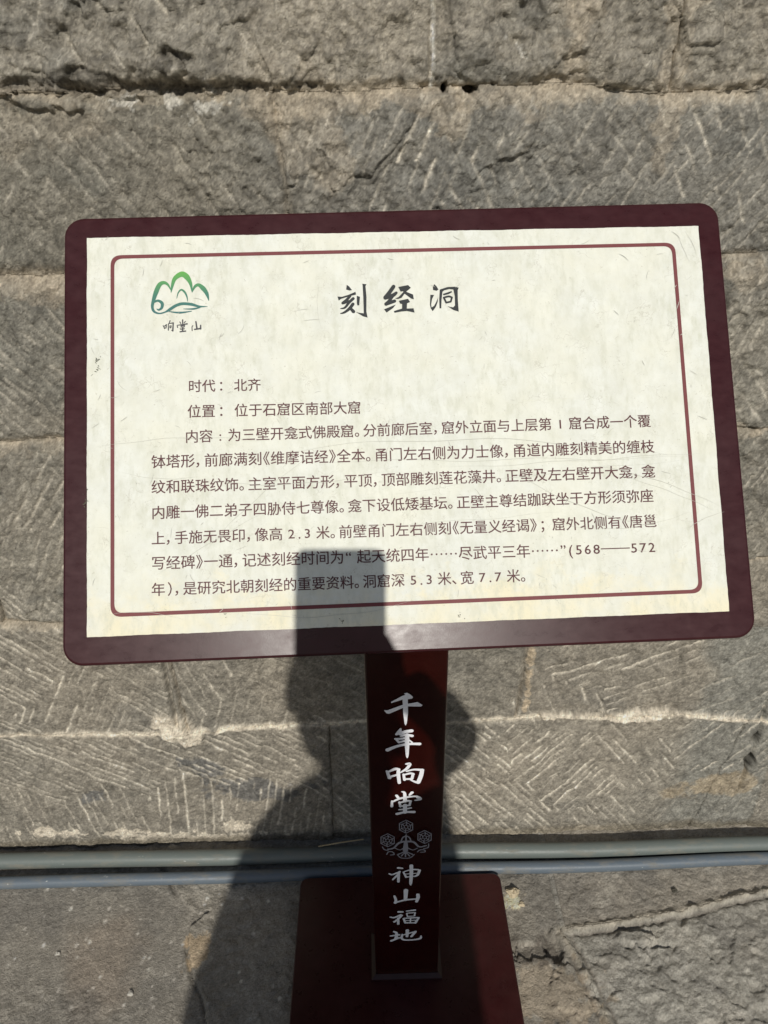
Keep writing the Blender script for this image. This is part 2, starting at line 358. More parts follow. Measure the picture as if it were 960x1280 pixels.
white = C3(.66, .64, .58)
base = mix3(base, cream, np.clip(proud*1.3, 0, .95)*sstep(-.5, .1, fbm(U, V, 30, 3, 73)+.25))
base = mix3(base, cream, np.clip(splat*.85+fill*.95, 0, .95)*sstep(-.5, .3, fbm(U, V, 50, 3, 74)+.2))
base = mix3(base, cream, np.maximum.reduce([blob(170, 1040, 60, 9, 75, .9), blob(260, 1043, 80, 7, 76, .9), blob(295, 1030, 20, 9, 77, .8), blob(700, 1040, 110, 8, 78, .9), blob(590, 1043, 40, 7, 79, .9), blob(60, 1038, 30, 9, 80, .9)])*.75)
base = mix3(base, white, np.exp(-(np.abs(U-W(541, 50)[0]-.0015*fbm(U*0, V, 60, 2, 81))/.0017)**2)*(course == 5)*sstep(-.5, -.1, fbm(U, V, 90, 2, 82))*.95*(V < W(541, 0)[1]+.05))
base = mix3(base, white, np.maximum(blob(220, 130, 40, 8, 83, 1.3), blob(645, 70, 8, 14, 84, 1.2))*.45*(fbm(U, V, 70, 3, 85) > .05))
base = mix3(base, C3(.42, .33, .22), blob(661, 850, 3.6, 42, 86, 1.0)*.8)
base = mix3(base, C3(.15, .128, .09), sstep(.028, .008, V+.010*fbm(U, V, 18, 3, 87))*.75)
base = mix3(base, C3(.05, .045, .038), np.clip(hol+hol2, 0, 1)*.5)  # shade inside the hollows and holes, painted as a darker tint
base = mix3(base, C3(.40, .365, .30), np.clip(pr2*l2*.75, 0, 1)*sstep(.002, .006, edge))
base = base*.8+.2*base.mean(-1, keepdims=True)*C3(1.03, 1.0, .86)
base *= 1.27*(1+.16*rng.standard_normal(U.shape)*sstep(.75, .64, np.abs(U))*sstep(1.3, 1.2, V))[..., None]*(1+.50*fbm(U, V, 75, 4, 88, .75)+.32*fbm(U, V, 260, 2, 89))[..., None]
base = np.clip(base, .02, .8)
wall = thing('stone_wall', 'rough tooled grey-brown block wall with pale mortar filling the background', 'wall', (0, WY, 0))
P3 = np.stack([U, -Hh, V], -1)
m_stone = m_attr_stone('tooled_stone', 1.0)
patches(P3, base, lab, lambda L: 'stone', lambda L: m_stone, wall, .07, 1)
def box(name, x0, x1, y0, y1, z0, z1, mat, parent=None, bevel=0, seg=2):
    v = [(x, y, z) for z in (z0, z1) for y in (y0, y1) for x in (x0, x1)]
    me = mesh(name, v, [(0,2,3,1),(4,5,7,6),(0,1,5,4),(2,6,7,3),(0,4,6,2),(1,3,7,5)])
    o = link(name, me, mat, parent)
    if bevel:
        b = o.modifiers.new('bevel', 'BEVEL'); b.width = bevel; b.segments = seg
    return o
m_core = m_plain('mortar_core', (.2, .17, .13), .95, .1)
box('mortar_core', -2.6, 2.6, .03, .45, -.06, 2.3, m_core, wall)

# ------------------------------------------------------------------ paving
gx = axis_pts(-40, 40, -.60, .60, .002, .6); gy = axis_pts(-40, WY+30, .50, WY+.03, .002, .6)
GX, GY = np.meshgrid(gx, gy)
def gp(px, py): p = at_z(px, py, 0); return (p[0], p[1])
near = sstep(1.1, .62, np.abs(GX))*sstep(.05, .46, GY)
crack = [gp(*q) for q in [(205, 1085), (218, 1112), (236, 1132), (244, 1140), (262, 1141), (238, 1160), (233, 1185), (240, 1222), (253, 1250), (258, 1285)]]+[(-.27, -.1), (-.30, -1.2)]
rid1 = [gp(706, 1162), gp(760, 1156), (gp(850, 1140)), gp(920, 1122), gp(962, 1114)]+[(.9, gp(962, 1114)[1]+.03), (1.6, gp(962, 1114)[1]+.05)]
rid2 = [gp(700, 1163), gp(722, 1200), gp(742, 1240), gp(765, 1285), (.27, .1), (.28, -1.2)]
def xof(pts):
    p = sorted(pts, key=lambda q: q[1]); return np.interp(GY, [b for a, b in p], [a for a, b in p])
c1 = xof(crack)+.003*fbm(GX, GY, 60, 3, 101); c2 = xof(rid2)+.002*fbm(GX, GY, 50, 3, 102)
r1y = np.interp(GX, [p[0] for p in rid1], [p[1] for p in rid1])+.002*fbm(GX, GY, 50, 3, 103)
gl = np.where(GX < c1, 0, np.where(GX < c2, 1, 2))
gl = np.where((GY > r1y)*(GX > rid1[0][0]) > 0, 3, gl)
gl = np.where((gl == 3)*(GX < rid1[0][0]+.0) > 0, 1, gl)
far = ~((np.abs(GX) < 1.2)*(GY > -.9)*(GY < WY+.04)).astype(bool); gl = np.where(far, 9, gl)
G = .0020*fbm(GX, GY, 6, 3, 104)*near
gr = np.choose(np.clip(gl, 0, 4), [.18, .7, 1.35, .7, .3])
ro = fbm(GX, GY, 42, 4, 105)
G += near*gr*(.0017*np.clip(1-np.abs(ro)*3, -.6, 1)+.0017*sstep(0, .10, fbm(GX, GY, 36, 4, 106))+.0016*fbm(GX, GY, 110, 4, 107, .65))
left_rough = sstep(.1, .45, fbm(GX, GY, 9, 3, 108))*(gl == 0); G += near*(left_rough*.0026+.0006*(gl == 0))*fbm(GX, GY, 90, 4, 109, .7)
dc = pdist(GX, GY, crack[:-1]) if True else 0
dr = np.minimum(pdist(GX, GY, rid1), pdist(GX, GY, rid2[:-1]))
cw = .0026*(.6+.8*np.clip(.5+fbm(GX, GY, 30, 2, 110), 0, 1.3))
G -= near*.005*np.exp(-(np.abs(dc)/cw)**2)*sstep(-.5, .1, fbm(GX, GY, 22, 3, 131))
G += near*np.where(gl == 1, .004*np.exp(-dc/.02), 0)
rp = np.exp(-(dr/.0055)**2)*sstep(-.6, -.1, fbm(GX, GY, 25, 3, 111)); G += near*.0055*rp*(.75+.6*fbm(GX, GY, 60, 3, 130))
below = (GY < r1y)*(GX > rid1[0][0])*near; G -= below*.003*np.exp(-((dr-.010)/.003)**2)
def gblob(px, py, sx, sy, ns, warp=.5):
    x, y = gp(px, py); kx = gp(px+1, py)[0]-x; ky = abs(gp(px, py+1)[1]-y)
    d = np.hypot((GX-x)/(sx*kx), (GY-y)/(sy*ky)); return sstep(1.15, .85, d+1.7*warp*fbm(GX, GY, 45, 5, ns, .65))
G = G+.0*G; G += .009*gblob(795, 1175, 26, 10, 112, .4)-.006*gblob(808, 1183, 28, 3, 113, .3)-.012*gblob(690, 1180, 10, 24, 114, .5)+.004*gblob(715, 1240, 30, 26, 115, .5)
G -= .006*gblob(655, 1190, 22, 12, 116, .7)
grd = np.ones(GX.shape+(3,))*C3(.168, .150, .120)
cols = {0: (.150, .138, .116), 1: (.155, .142, .118), 2: (.190, .180, .154), 3: (.175, .158, .130), 9: (.17, .155, .125)}
for k, c in cols.items(): grd[gl == k] = c
grd = mix3(grd, C3(.165, .132, .100), (gl == 0)*sstep(0, .5, fbm(GX, GY, 7, 3, 120))*.5)
grd = mix3(grd, C3(.095, .09, .08), sstep(.05, .5, fbm(GX, GY, 13, 4, 121))*.5)
grd = mix3(grd, C3(.27, .25, .21), sstep(.1, .5, fbm(GX, GY, 24, 4, 122))*.4*(gl != 0))
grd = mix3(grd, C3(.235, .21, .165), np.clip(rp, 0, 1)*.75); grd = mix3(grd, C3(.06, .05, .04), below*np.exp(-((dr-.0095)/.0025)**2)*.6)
grd = mix3(grd, C3(.30, .22, .13), gblob(248, 1190, 16, 26, 123, .7)*.6)
grd = mix3(grd, C3(.50, .42, .27), gblob(643, 1122, 10, 12, 124, 1.3)*.8)
grd = mix3(grd, C3(.24, .19, .13), gblob(690, 1250, 60, 40, 125, .6)*.5)
grd = mix3(grd, C3(.05, .042, .034), gblob(665, 1188, 28, 14, 126, .9)*.6)
for q in range(70):
    a, b = rng.uniform(0, 350), rng.uniform(1105, 1275); x, y = gp(a, b); s = rng.uniform(.0012, .0032)
    grd = mix3(grd, C3(.42, .39, .34), np.exp(-((np.hypot((GX-x), (GY-y)*.8)/s)**4))*rng.uniform(.2, .9))
grd *= (1+.13*rng.standard_normal(GX.shape))[..., None]*(1+.34*fbm(GX, GY, 85, 4, 127, .7))[..., None]
nr_ = (sstep(.85, .60, np.abs(GX))*sstep(.30, .50, GY)*sstep(WY+.06, WY+.02, GY))[..., None]
grd = grd*nr_+C3(.140, .128, .106)*(1-nr_)
grd = np.clip(grd*2.05, .02, .7)
ground = bpy.data.objects.new('ground', None)
G3 = np.stack([GX, GY, G], -1)
# the sheet that reaches the horizon, with the slabs that can be told apart cut out of it
m_ground = m_attr_stone('worn_paving', 1.05, .95, True)
C.objects.link(ground); ground['kind'] = 'structure'
patches(G3, grd, gl, lambda L: 'paving_slab' if L != 9 else 'ground_sheet', lambda L: m_ground, ground, -.05, 2)

# ------------------------------------------------------------------ conduits along the wall foot
def tube(name, pts, r, mat, parent=None, n=20, caps=True):
    v = []; f = []
    pts = [np.array(p, float) for p in pts]
    for i, p in enumerate(pts):
        d = nrm(pts[min(i+1, len(pts)-1)]-pts[max(i-1, 0)]); a = nrm(np.cross(d, (0, 0, 1))); b = np.cross(a, d)
        for k in range(n):
            t = 2*math.pi*k/n; v.append(p+r*(math.cos(t)*a+math.sin(t)*b))
    for i in range(len(pts)-1):
        for k in range(n):
            f.append((i*n+k, i*n+(k+1) % n, (i+1)*n+(k+1) % n, (i+1)*n+k))
    if caps: f.append(tuple(range(n))[::-1]); f.append(tuple((len(pts)-1)*n+k for k in range(n)))
    return link(name, mesh(name, v, f, True), mat, parent)
def m_pipe(name, col):
    n = NT(name); co = n.coord()
    d = n.ramp(n.noise(n.mapping(co, (1, 3, 3)), 22, 6, .7), [(.50, 0), (.66, 1)])
    s = n.ramp(n.noise(n.mapping(co, (1, 2, 2)), 70, 5, .75), [(.66, 0), (.72, 1)])
    c = n.mix(n.math('MULTIPLY', d, .55), col, (.20, .18, .14)); c = n.mix(n.math('MULTIPLY', s, .8), c, (.62, .62, .58))
    n.set(Base_Color=c, Roughness=n.math('ADD', n.math('MULTIPLY', d, .3), .42), Specular_IOR_Level=.35)
    n.bump(n.noise(co, 200, 4, .6), .3, .0006); return n.m
def pipe(name, label, pxs, zc, r, mat, sag=.0015):
    pts = []
    for k in range(41):
        t = k/40; px = -560+t*2080; py = pxs[0]+(px/960)*(pxs[1]-pxs[0])
        q = at_z(px, py, zc); pts.append((q[0], q[1]+sag*math.sin(k*.7), zc+sag*.6*math.sin(k*.9+1)))
    root = thing(name, label, 'conduit', (0, 0, 0), 'grey conduits laid along the foot of the wall')
    tube('pipe_barrel', pts, r, mat, root)
    return root, pts
m_p1 = m_pipe('aged_grey_pvc', (.125, .145, .135)); m_p2 = m_pipe('blue_grey_pvc', (.105, .13, .155))
p1, pts1 = pipe('conduit_pipe', 'thicker dusty grey plastic conduit lying against the foot of the stone wall', (1077, 1056), .0135, .0125, m_p1)
p2, pts2 = pipe('conduit_pipe', 'thinner blue-grey plastic conduit running in front of the thicker pipe, behind the sign base', (1104.5, 1074), .0100, .0095, m_p2)
for root, pts, r, k0, mt in ((p1, pts1, .0125, 35, m_p1), (p2, pts2, .0095, 5, m_p2)):
    a, b = np.array(pts[k0]), np.array(pts[k0+1]); tube('coupling', [a+(b-a)*.2, a+(b-a)*.8], r+.0022, mt, root)

m_straw = m_plain('dry_straw', (.42, .34, .20), .8)
sp0 = at_z(398, 1058, .027); sp1 = at_z(455, 1049, .030)
st_ = tube('dry_straw', [sp0, (sp0+sp1)/2+np.array((0, 0, .001)), sp1], .0011, m_straw, None, 6)
st_['label'] = 'thin dry straw lying across the wall foot just left of the post'; st_['category'] = 'straw'
def lump(name, px, py, r, sq, mat, label, cat, seed):
    c = at_z(px, py, r*sq*.5); v, f = [], []; rr = np.random.default_rng(seed); ph = rr.uniform(0, 6, 6)
    for i in range(9):
        for j in range(14):
            t, p = math.pi*i/8, 2*math.pi*j/14; q = r*(1+.18*math.sin(3*p+ph[0]+2*t)+.13*math.sin(5*t+ph[1]+p)+(rr.uniform(-.08, .08) if 0 < i < 8 else 0))
            v.append((q*math.sin(t)*math.cos(p), q*math.sin(t)*math.sin(p)*.8, q*sq*math.cos(t)))
    for i in range(8):
        for j in range(14): f.append((i*14+j, (i+1)*14+j, (i+1)*14+(j+1) % 14, i*14+(j+1) % 14))
    o = link(name, mesh(name, v, f), mat, None, tuple(c)); o['label'] = label; o['category'] = cat; return o
m_lump = m_plain('pale_mortar_crumb', (.46, .39, .27), .95); m_peb = m_plain('pale_pebble', (.42, .40, .35), .9)
lump('mortar_lump', 641, 1116, .0095, .8, m_lump, 'yellowish mortar lump beside the right rear corner of the sign base', 'rubble', 1)
lump('mortar_lump', 652, 1131, .0050, .7, m_lump, 'smallest mortar crumb just in front of the yellowish lump by the base', 'rubble', 2)
lump('pebble', 163, 1242, .0042, .6, m_peb, 'pale pebble on the smooth slab nearest the bottom left of the view', 'pebble', 3)
lump('pebble', 72, 1192, .0036, .6, m_peb, 'pale pebble on the smooth slab at the far left, below the pipes', 'pebble', 4)
lump('pebble', 843, 1113, .0046, .7, m_plain('dark_pebble', (.07, .065, .05), .9), 'dark pebble between the pipes and the raised mortar ridge at right', 'pebble', 5)

# ------------------------------------------------------------------ sign
Wd = .65
def homog():
    q = [(80, 273), (897, 252), (944, 797), (75, 834)]; A_ = []
    for (x, y), (u, v) in zip([(0,0),(1,0),(1,1),(0,1)], q):
        u -= 480; v -= 640
        A_.append([x,y,1,0,0,0,-u*x,-u*y,-u]); A_.append([0,0,0,x,y,1,-v*x,-v*y,-v])
    return np.linalg.svd(np.array(A_))[2][-1].reshape(3, 3)
hm = homog(); K = np.diag([1/F, 1/F, 1])
a_, b_, t_ = K@hm[:, 0], K@hm[:, 1], K@hm[:, 2]
sc = Wd/np.linalg.norm(a_); a_, b_, t_ = a_*sc, b_*sc, t_*sc
if t_[2] < 0: a_, b_, t_ = -a_, -b_, -t_
sx = nrm(a_); sy = nrm(b_-sx*(b_@sx)); Hd = np.linalg.norm(b_)
SX, SY = c2w(sx), -c2w(sy); SN = np.cross(SX, SY); SO = CAM+c2w(t_)      # origin = top left corner, y up
def panel_uv(px, py):
    r = ray(px, py); k = ((SO-CAM)@SN)/(r@SN); q = CAM+r*k-SO; return (q@SX, q@SY)
sign = thing('information_sign', 'cave information sign with cream notice in a maroon frame on a dark red post', 'sign', (0, .63, 0))
sframe = bpy.data.objects.new('frame', None)
m_frame = m_paint('maroon_powder_coat', (.037, .0085, .0105), .30, .22, 0, .10, (1, 1.6, 1.6), .12, (.14, .10, .10))
def rrect(x0, y0, x1, y1, r, n=8):
    out = []
    for cx, cy, a0 in ((x1-r, y1-r, 0), (x0+r, y1-r, 90), (x0+r, y0+r, 180), (x1-r, y0+r, 270)):
        for k in range(n+1):
            t = math.radians(a0+90*k/n); out.append((cx+r*math.cos(t), cy+r*math.sin(t)))
    return out
def panel_mat(): return Matrix(((SX[0],SY[0],SN[0],SO[0]),(SX[1],SY[1],SN[1],SO[1]),(SX[2],SY[2],SN[2],SO[2]),(0,0,0,1)))
ring = rrect(0, -Hd, Wd, 0, .019); n_ = len(ring); th = .024
sh = []; 
prof_ = [(.0, -th+.002), (-.002, -th), ]
v = []; 
levels = [(.0025, 0.0), (.0007, -.0007), (0, -.0025), (0, -th+.002), (.002, -th)]
cx_, cy_ = Wd/2, -Hd/2
for ins, z in levels:
    for x, y in rrect(ins, -Hd+ins, Wd-ins, -ins, .019-ins*.9): v.append((x, y, z))
f = [tuple(range(n_))]
for L in range(len(levels)-1):
    for k in range(n_): f.append((L*n_+k, (L+1)*n_+k, (L+1)*n_+(k+1) % n_, L*n_+(k+1) % n_))
f.append(tuple((len(levels)-1)*n_+k for k in range(n_))[::-1])
fr_o = link('frame', mesh('frame', v, f), m_frame, sign)
def put_panel(o): o.matrix_parent_inverse = sign.matrix_basis.inverted(); o.matrix_basis = panel_mat()
sign_inv = Matrix.Translation((0, .63, 0)).inverted()
def put_panel(o): o.matrix_local = sign_inv @ panel_mat()
put_panel(fr_o)
# cream sheet (its corners as in the photograph), slightly ragged edge
cr = [panel_uv(109, 796.5), panel_uv(911, 764), panel_uv(872.5, 283), panel_uv(109, 298)]
edge_pts = []
for i in range(4):
    a = np.array(cr[i]); b = np.array(cr[(i+1) % 4]); d = nrm(b-a); nn = np.array((d[1], -d[0])); L = np.linalg.norm(b-a); m = int(L/.004)
    for k in range(m):
        t = k/m; j = 0 if k == 0 else .00018*math.sin(k*.31+i)+random.uniform(-.00016, .00016)
        edge_pts.append(a+(b-a)*t+nn*j)
ne = len(edge_pts)
v = [(p[0], p[1], .0009) for p in edge_pts]+[(p[0], p[1], .0001) for p in edge_pts]
f = [tuple(range(ne))]+[(k, k+ne, (k+1) % ne+ne, (k+1) % ne) for k in range(ne)]
def m_sheet():
    n = NT('weathered_cream_vinyl'); co = n.coord()
    c = n.mix(n.ramp(n.noise(co, 42, 7, .68), [(.3, 0), (.7, 1)]), (.60, .61, .535), (.715, .735, .68))
    c = n.mix(n.math('MULTIPLY', n.ramp(n.noise(co, 12, 6, .65), [(.40, 0), (.68, 1)]), .6), c, (.72, .715, .59))
    sep = n.n('ShaderNodeSeparateXYZ'); n.l(co, sep.inputs[0])
    low = n.math('MULTIPLY', n.math('SUBTRACT', -.362, sep.outputs[1]), 22)   # yellowed lower margin, a stain
    low = n.math('ADD', low, n.math('MULTIPLY', n.math('SUBTRACT', n.noise(co, 30, 5, .7), .5), 3.2))
    low = n.math('MULTIPLY', n.ramp(low, [(0, 0), (.6, .75)]), n.ramp(n.noise(co, 18, 4, .6), [(.36, .15), (.6, 1)]))
    c = n.mix(low, c, (.74, .68, .47))
    # hairline crazing and small dirt flecks
    v1 = n.n('ShaderNodeTexVoronoi'); v1.feature = 'DISTANCE_TO_EDGE'; v1.inputs['Scale'].default_value = 60
    ad = n.n('ShaderNodeVectorMath'); ad.operation = 'ADD'
    nz = n.n('ShaderNodeTexNoise'); nz.inputs['Scale'].default_value = 55; nz.inputs['Detail'].default_value = 4; n.l(co, nz.inputs['Vector'])
    sc_ = n.n('ShaderNodeVectorMath'); sc_.operation = 'SCALE'; sc_.inputs['Scale'].default_value = .05; n.l(nz.outputs['Color'], sc_.inputs[0])
    n.l(co, ad.inputs[0]); n.l(sc_.outputs[0], ad.inputs[1]); n.l(ad.outputs[0], v1.inputs['Vector'])
    cr_ = n.math('MULTIPLY', n.ramp(v1.outputs['Distance'], [(0, 1), (.035, 0)]), n.ramp(n.noise(co, 38, 4, .6), [(.50, 0), (.64, .45)]))
    c = n.mix(cr_, c, (.36, .34, .27))
    gs = n.math('MULTIPLY', n.ramp(n.noise(n.mapping(co, (1.6, .6, 1)), 70, 6, .72), [(.47, 0), (.68, .75)]), n.ramp(n.noise(co, 9, 3, .6), [(.38, .35), (.62, 1)])); c = n.mix(gs, c, (.52, .53, .43))
    fl = n.ramp(n.noise(co, 420, 3, .6), [(.66, 0), (.72, .5)])
    c = n.mix(fl, c, (.40, .38, .30))
    n.set(Base_Color=c, Roughness=.62, Specular_IOR_Level=.3)
    n.bump(n.noise(co, 260, 4, .6), .12, .0006); return n.m
m_cream = m_sheet(); sheet = link('notice_sheet', mesh('notice_sheet', v, f), m_cream, sign); put_panel(sheet)
TZ = .0012
m_ink_red = m_plain('maroon_ink', (.165, .045, .048), .6); m_ink_blk = m_plain('black_ink', (.022, .026, .028), .55); m_ink_txt = m_plain('brown_maroon_ink', (.095, .036, .038), .6)
m_ink_blk2 = m_plain('faded_black_ink', (.07, .07, .075), .6)
# border line
def uvs(px): return [np.array(panel_uv(*p)) for p in px]
q4 = uvs([(141, 769), (875.5, 739), (841, 306), (141, 322)])
def rounded(q, r, n=7):
    out = []
    for i in range(4):
        p = q[i]; a = nrm(q[i-1]-p); b = nrm(q[(i+1) % 4]-p)
        for k in range(n+1):
            t = k/n; out.append((1-t)**2*(p+a*r)+2*t*(1-t)*p+t*t*(p+b*r))
    return out
def offs(q, d):
    c = sum(q)/4; out = []
    for p in q: out.append(p+d*np.sign(c-p))
    return out
ro_, ri_ = rounded(offs(q4, -.0018), .0105), rounded(offs(q4, .0018), .0085); m = len(ro_)
v = [(p[0], p[1], TZ) for p in ro_]+[(p[0], p[1], TZ) for p in ri_]
bl = link('border_line', mesh('border_line', v, [(k, (k+1) % m, (k+1) % m+m, k+m) for k in range(m)]), m_ink_red, sign); put_panel(bl)

# brush strokes given as traced outlines (P) and brush paths with a width (S), in enlarged photograph pixels
def tri_poly(pts):
    from mathutils.geometry import tessellate_polygon
    return [list(t) for t in tessellate_polygon([[Vector((p[0], p[1], 0)) for p in pts]])]
def brush(text, ox, oy, zoom, conv, z0):
    V_, F_ = [], []; lift = 0; per = abs(conv(ox+1, oy)[0]-conv(ox, oy)[0])/zoom
    def up(pts2, faces):
        nonlocal lift
        b0 = len(V_); ar = 0
        for p in pts2: V_.append((p[0], p[1], z0+lift))
        for f_ in faces:
            a = [pts2[i] for i in f_]; s = sum(a[i][0]*a[(i+1) % len(a)][1]-a[(i+1) % len(a)][0]*a[i][1] for i in range(len(a)))
            F_.append([b0+i for i in (f_ if s > 0 else f_[::-1])])
        lift += .000006
    for item in text.strip().split(';'):
        tok = item.split()
        if not tok: continue
        pts = [tuple(float(x) for x in t.split(',')) for t in tok[1:]]
        if tok[0] == 'P':
            uv = [conv(ox+a/zoom, oy+b/zoom) for a, b in pts]; up(uv, tri_poly(uv))
        else:
            P_ = [(np.array(conv(ox+a/zoom, oy+b/zoom)), r*per) for a, b, r in pts]
            # smooth the path
            Q = []
            for i in range(len(P_)-1):
                p0, p1, p2, p3 = P_[max(i-1, 0)], P_[i], P_[i+1], P_[min(i+2, len(P_)-1)]
                for k in range(5):
                    t = k/5
                    c = .5*((2*p1[0])+(-p0[0]+p2[0])*t+(2*p0[0]-5*p1[0]+4*p2[0]-p3[0])*t*t+(-p0[0]+3*p1[0]-3*p2[0]+p3[0])*t**3)
                    Q.append((c, p1[1]*(1-t)+p2[1]*t))
            Q.append(P_[-1]); L_, R_ = [], []
            for i, (c, r) in enumerate(Q):
                d = nrm(Q[min(i+1, len(Q)-1)][0]-Q[max(i-1, 0)][0]); nn = np.array((-d[1], d[0])); L_.append(c+nn*r); R_.append(c-nn*r)
            pts2 = L_+R_; nn_ = len(L_); up(pts2, [[i, i+1, nn_+i+1, nn_+i] for i in range(nn_-1)])
            for c, r in (Q[0], Q[-1]):
                if r*1 > .0001: up([c+r*np.array((math.cos(t*math.pi/6), math.sin(t*math.pi/6))) for t in range(12)], [list(range(12))])
    return V_, F_
def printed(name, text, ox, oy, zoom, conv, z0, mat, parent, place, label=None):
    V_, F_ = brush(text, ox, oy, zoom, conv, z0)
    o = link(name, mesh(name, V_, F_), mat, parent); place(o)
    if label: o['label'] = label
    return o
KE = "P 295,105 345,140 400,210 350,220 283,200;P 110,340 200,345 330,305 470,245 482,300 380,325 250,365 185,385 135,420;S 360,330,28 300,400,28 215,470,28;S 215,475,25 340,435,25;S 425,380,30 340,460,28 260,560,22 170,582,8;S 420,490,32 360,570,32 290,630,26 230,665,20 170,680,8;S 375,580,28 430,640,36;P 495,325 560,345 545,515 510,518 498,480;P 605,85 690,95 670,130 690,350 688,640 712,760 620,735 480,650 560,668 635,675 625,350 612,120"
JING = "S 350,140,38 260,270,40 190,360,45;S 185,365,40 330,320,40 405,265,28;S 345,310,32 260,430,32 200,490,36;S 200,490,36 370,430,34;P 160,595 395,500 340,570 210,660;P 445,150 640,110 695,165 600,245 510,365 440,390 380,380 450,350 545,250 540,235 490,240;P 580,235 740,300 755,395 700,380 560,275;P 455,425 640,385 680,450 620,475 615,580 750,575 770,660 620,630 500,640 370,665 355,630 520,580 520,490 480,480"
DONG = "P 245,110 300,165 345,240 300,270 215,250 210,180;P 150,365 240,370 190,470 170,600 180,670 240,630 290,540 335,430 325,540 280,660 205,760 160,690 140,600;P 375,240 440,290 420,480 412,690 370,690 362,480;P 375,240 560,180 740,172 830,195 805,260 810,500 830,770 700,730 555,635 640,660 700,665 740,620 735,400 700,240 600,228 480,260 430,300;P 450,345 660,275 670,305 590,350 465,380;S 470,435,22 590,405,24 665,430,24;S 665,430,24 640,530,22;S 640,530,22 530,555,22;S 530,555,22 475,440,24"
for t_x, ox, oy, zm in ((KE, 415, 350, 16), (JING, 470, 350, 16), (DONG, 530, 350, 19.2)):
    printed('heading_character', t_x, ox, oy, zm, panel_uv, TZ, m_ink_blk, sign, put_panel)
EMB = "S 360,350,5 320,280,16 265,255,24 210,285,30 165,380,32 128,500,22 115,580,18 140,640,16 210,665,10 290,645,10 350,610,20 430,560,20 520,535,20 640,545,20 740,572,14 850,572,2;S 365,385,4 380,300,18 415,200,28 505,142,38 575,180,38 625,270,22 645,385,3;S 645,380,4 680,310,18 730,285,22 790,330,32 840,400,25 868,495,3;S 125,520,12 190,495,16 245,530,22 240,590,18 200,618,12 175,605,5;S 440,465,3 460,390,8 500,350,12 545,380,14 575,440,10 585,505,3;S 340,640,4 480,655,14 640,635,4;S 530,605,3 660,605,12 750,585,8"
n = NT('green_to_teal_ink'); sp_ = n.n('ShaderNodeSeparateXYZ'); n.l(n.coord('Generated'), sp_.inputs[0])
n.set(Base_Color=n.ramp(sp_.outputs[1], [(.0, (.03, .13, .13)), (.45, (.04, .17, .12)), (1, (.11, .36, .06))]), Roughness=.6)
emb = printed('mountain_emblem', EMB, 180, 330, 10.667, panel_uv, TZ, n.m, sign, put_panel)
SM = ["S 100,180,8 130,240,13;S 125,195,9 168,165,11;S 166,165,10 158,230,11;S 132,235,8 158,228,8;S 240,85,10 220,140,8;S 205,150,9 205,275,11;S 210,145,8 305,130,12;S 303,135,12 293,290,15;S 293,292,12 265,275,6;S 235,190,8 262,188,8;S 262,188,8 256,230,8;S 256,230,8 236,228,8;S 236,228,8 235,190,8",
      "S 490,70,13 490,140,13;S 435,110,10 452,142,10;S 545,100,10 520,130,9;S 380,185,8 390,222,11;S 385,178,8 580,150,15;S 455,190,10 530,182,10;S 460,190,9 465,215,9;S 530,185,9 520,212,9;S 460,215,10 520,210,10;S 490,200,14 490,295,15;S 450,258,10 525,248,10;S 440,308,13 550,294,13",
      "S 755,105,14 775,240,17;S 695,185,9 678,210,9 680,285,10;S 730,260,14 850,242,16;S 850,178,13 850,250,16"]
for t_x in SM: printed('emblem_character', t_x, 198, 396, 16, panel_uv, TZ, m_ink_blk2, sign, put_panel)
# plain pale sticker square
qq = uvs([(654, 501), (760, 496), (757, 393), (652, 398)])
stk = link('sticker', mesh('sticker', [(p[0], p[1], TZ) for p in qq]+[(p[0], p[1], .0009) for p in qq], [(0,1,2,3),(0,4,5,1),(1,5,6,2),(2,6,7,3),(3,7,4,0)]), m_cream, sign); put_panel(stk)

# ---- body text, set glyph by glyph from Blender's own built-in font
fc = bpy.data.curves.new('lettering_source', 'FONT'); fo = bpy.data.objects.new('lettering_source', fc); C.objects.link(fo)
fc.size = 1.0; fc.resolution_u = 2
glyphs = {}
def glyph(ch):
    if ch not in glyphs:
        fc.body = ch; fo.update_tag(); dg = bpy.context.evaluated_depsgraph_get(); dg.update()
        e = fo.evaluated_get(dg); me = e.to_mesh()
        n_v = len(me.vertices); co = np.empty(n_v*3, np.float32); me.vertices.foreach_get('co', co)
        glyphs[ch] = (co.reshape(-1, 3)[:, :2].copy(), [list(p.vertices) for p in me.polygons]); e.to_mesh_clear()
    return glyphs[ch]
LINES = [("时代：^北齐", 236, 483.5, 326, 481.5), ("位置：^位于石窟区南部大窟", 235, 515, 451, 510),
 ("内容~:~为三壁开龛式佛殿窟。分前廊后室，窟外立面与上层第~1~窟合成一个覆", 232, 546.5, 812.5, 526.5),
 ("钵塔形，前廊满刻《维摩诘经》全本。甬门左右侧为力士像，甬道内雕刻精美的缠枝", 190, 578, 817, 558.5),
 ("纹和联珠纹饰。主室平面方形，平顶，顶部雕刻莲花藻井。正壁及左右壁开大龛，龛", 190, 609.5, 818, 589.5),
 ("内雕一佛二弟子四胁侍七尊像。龛下设低矮基坛。正壁主尊结跏趺坐于方形须弥座", 190, 641.5, 816, 620),
 ("上，手施无畏印，像高~2.3~米。前壁甬门左右侧刻《无量义经谒》；~窟外北侧有《唐邕", 190, 673.5, 820, 651.5),
 ("写经碑》一通，记述刻经时间为“~起天统四年……尽武平三年……”(568——572", 190, 704.5, 819, 684),
 ("年），是研究北朝刻经的重要资料。洞窟深~5.3~米、宽~7.7~米。", 190, 737.5, 660, 719.5)]
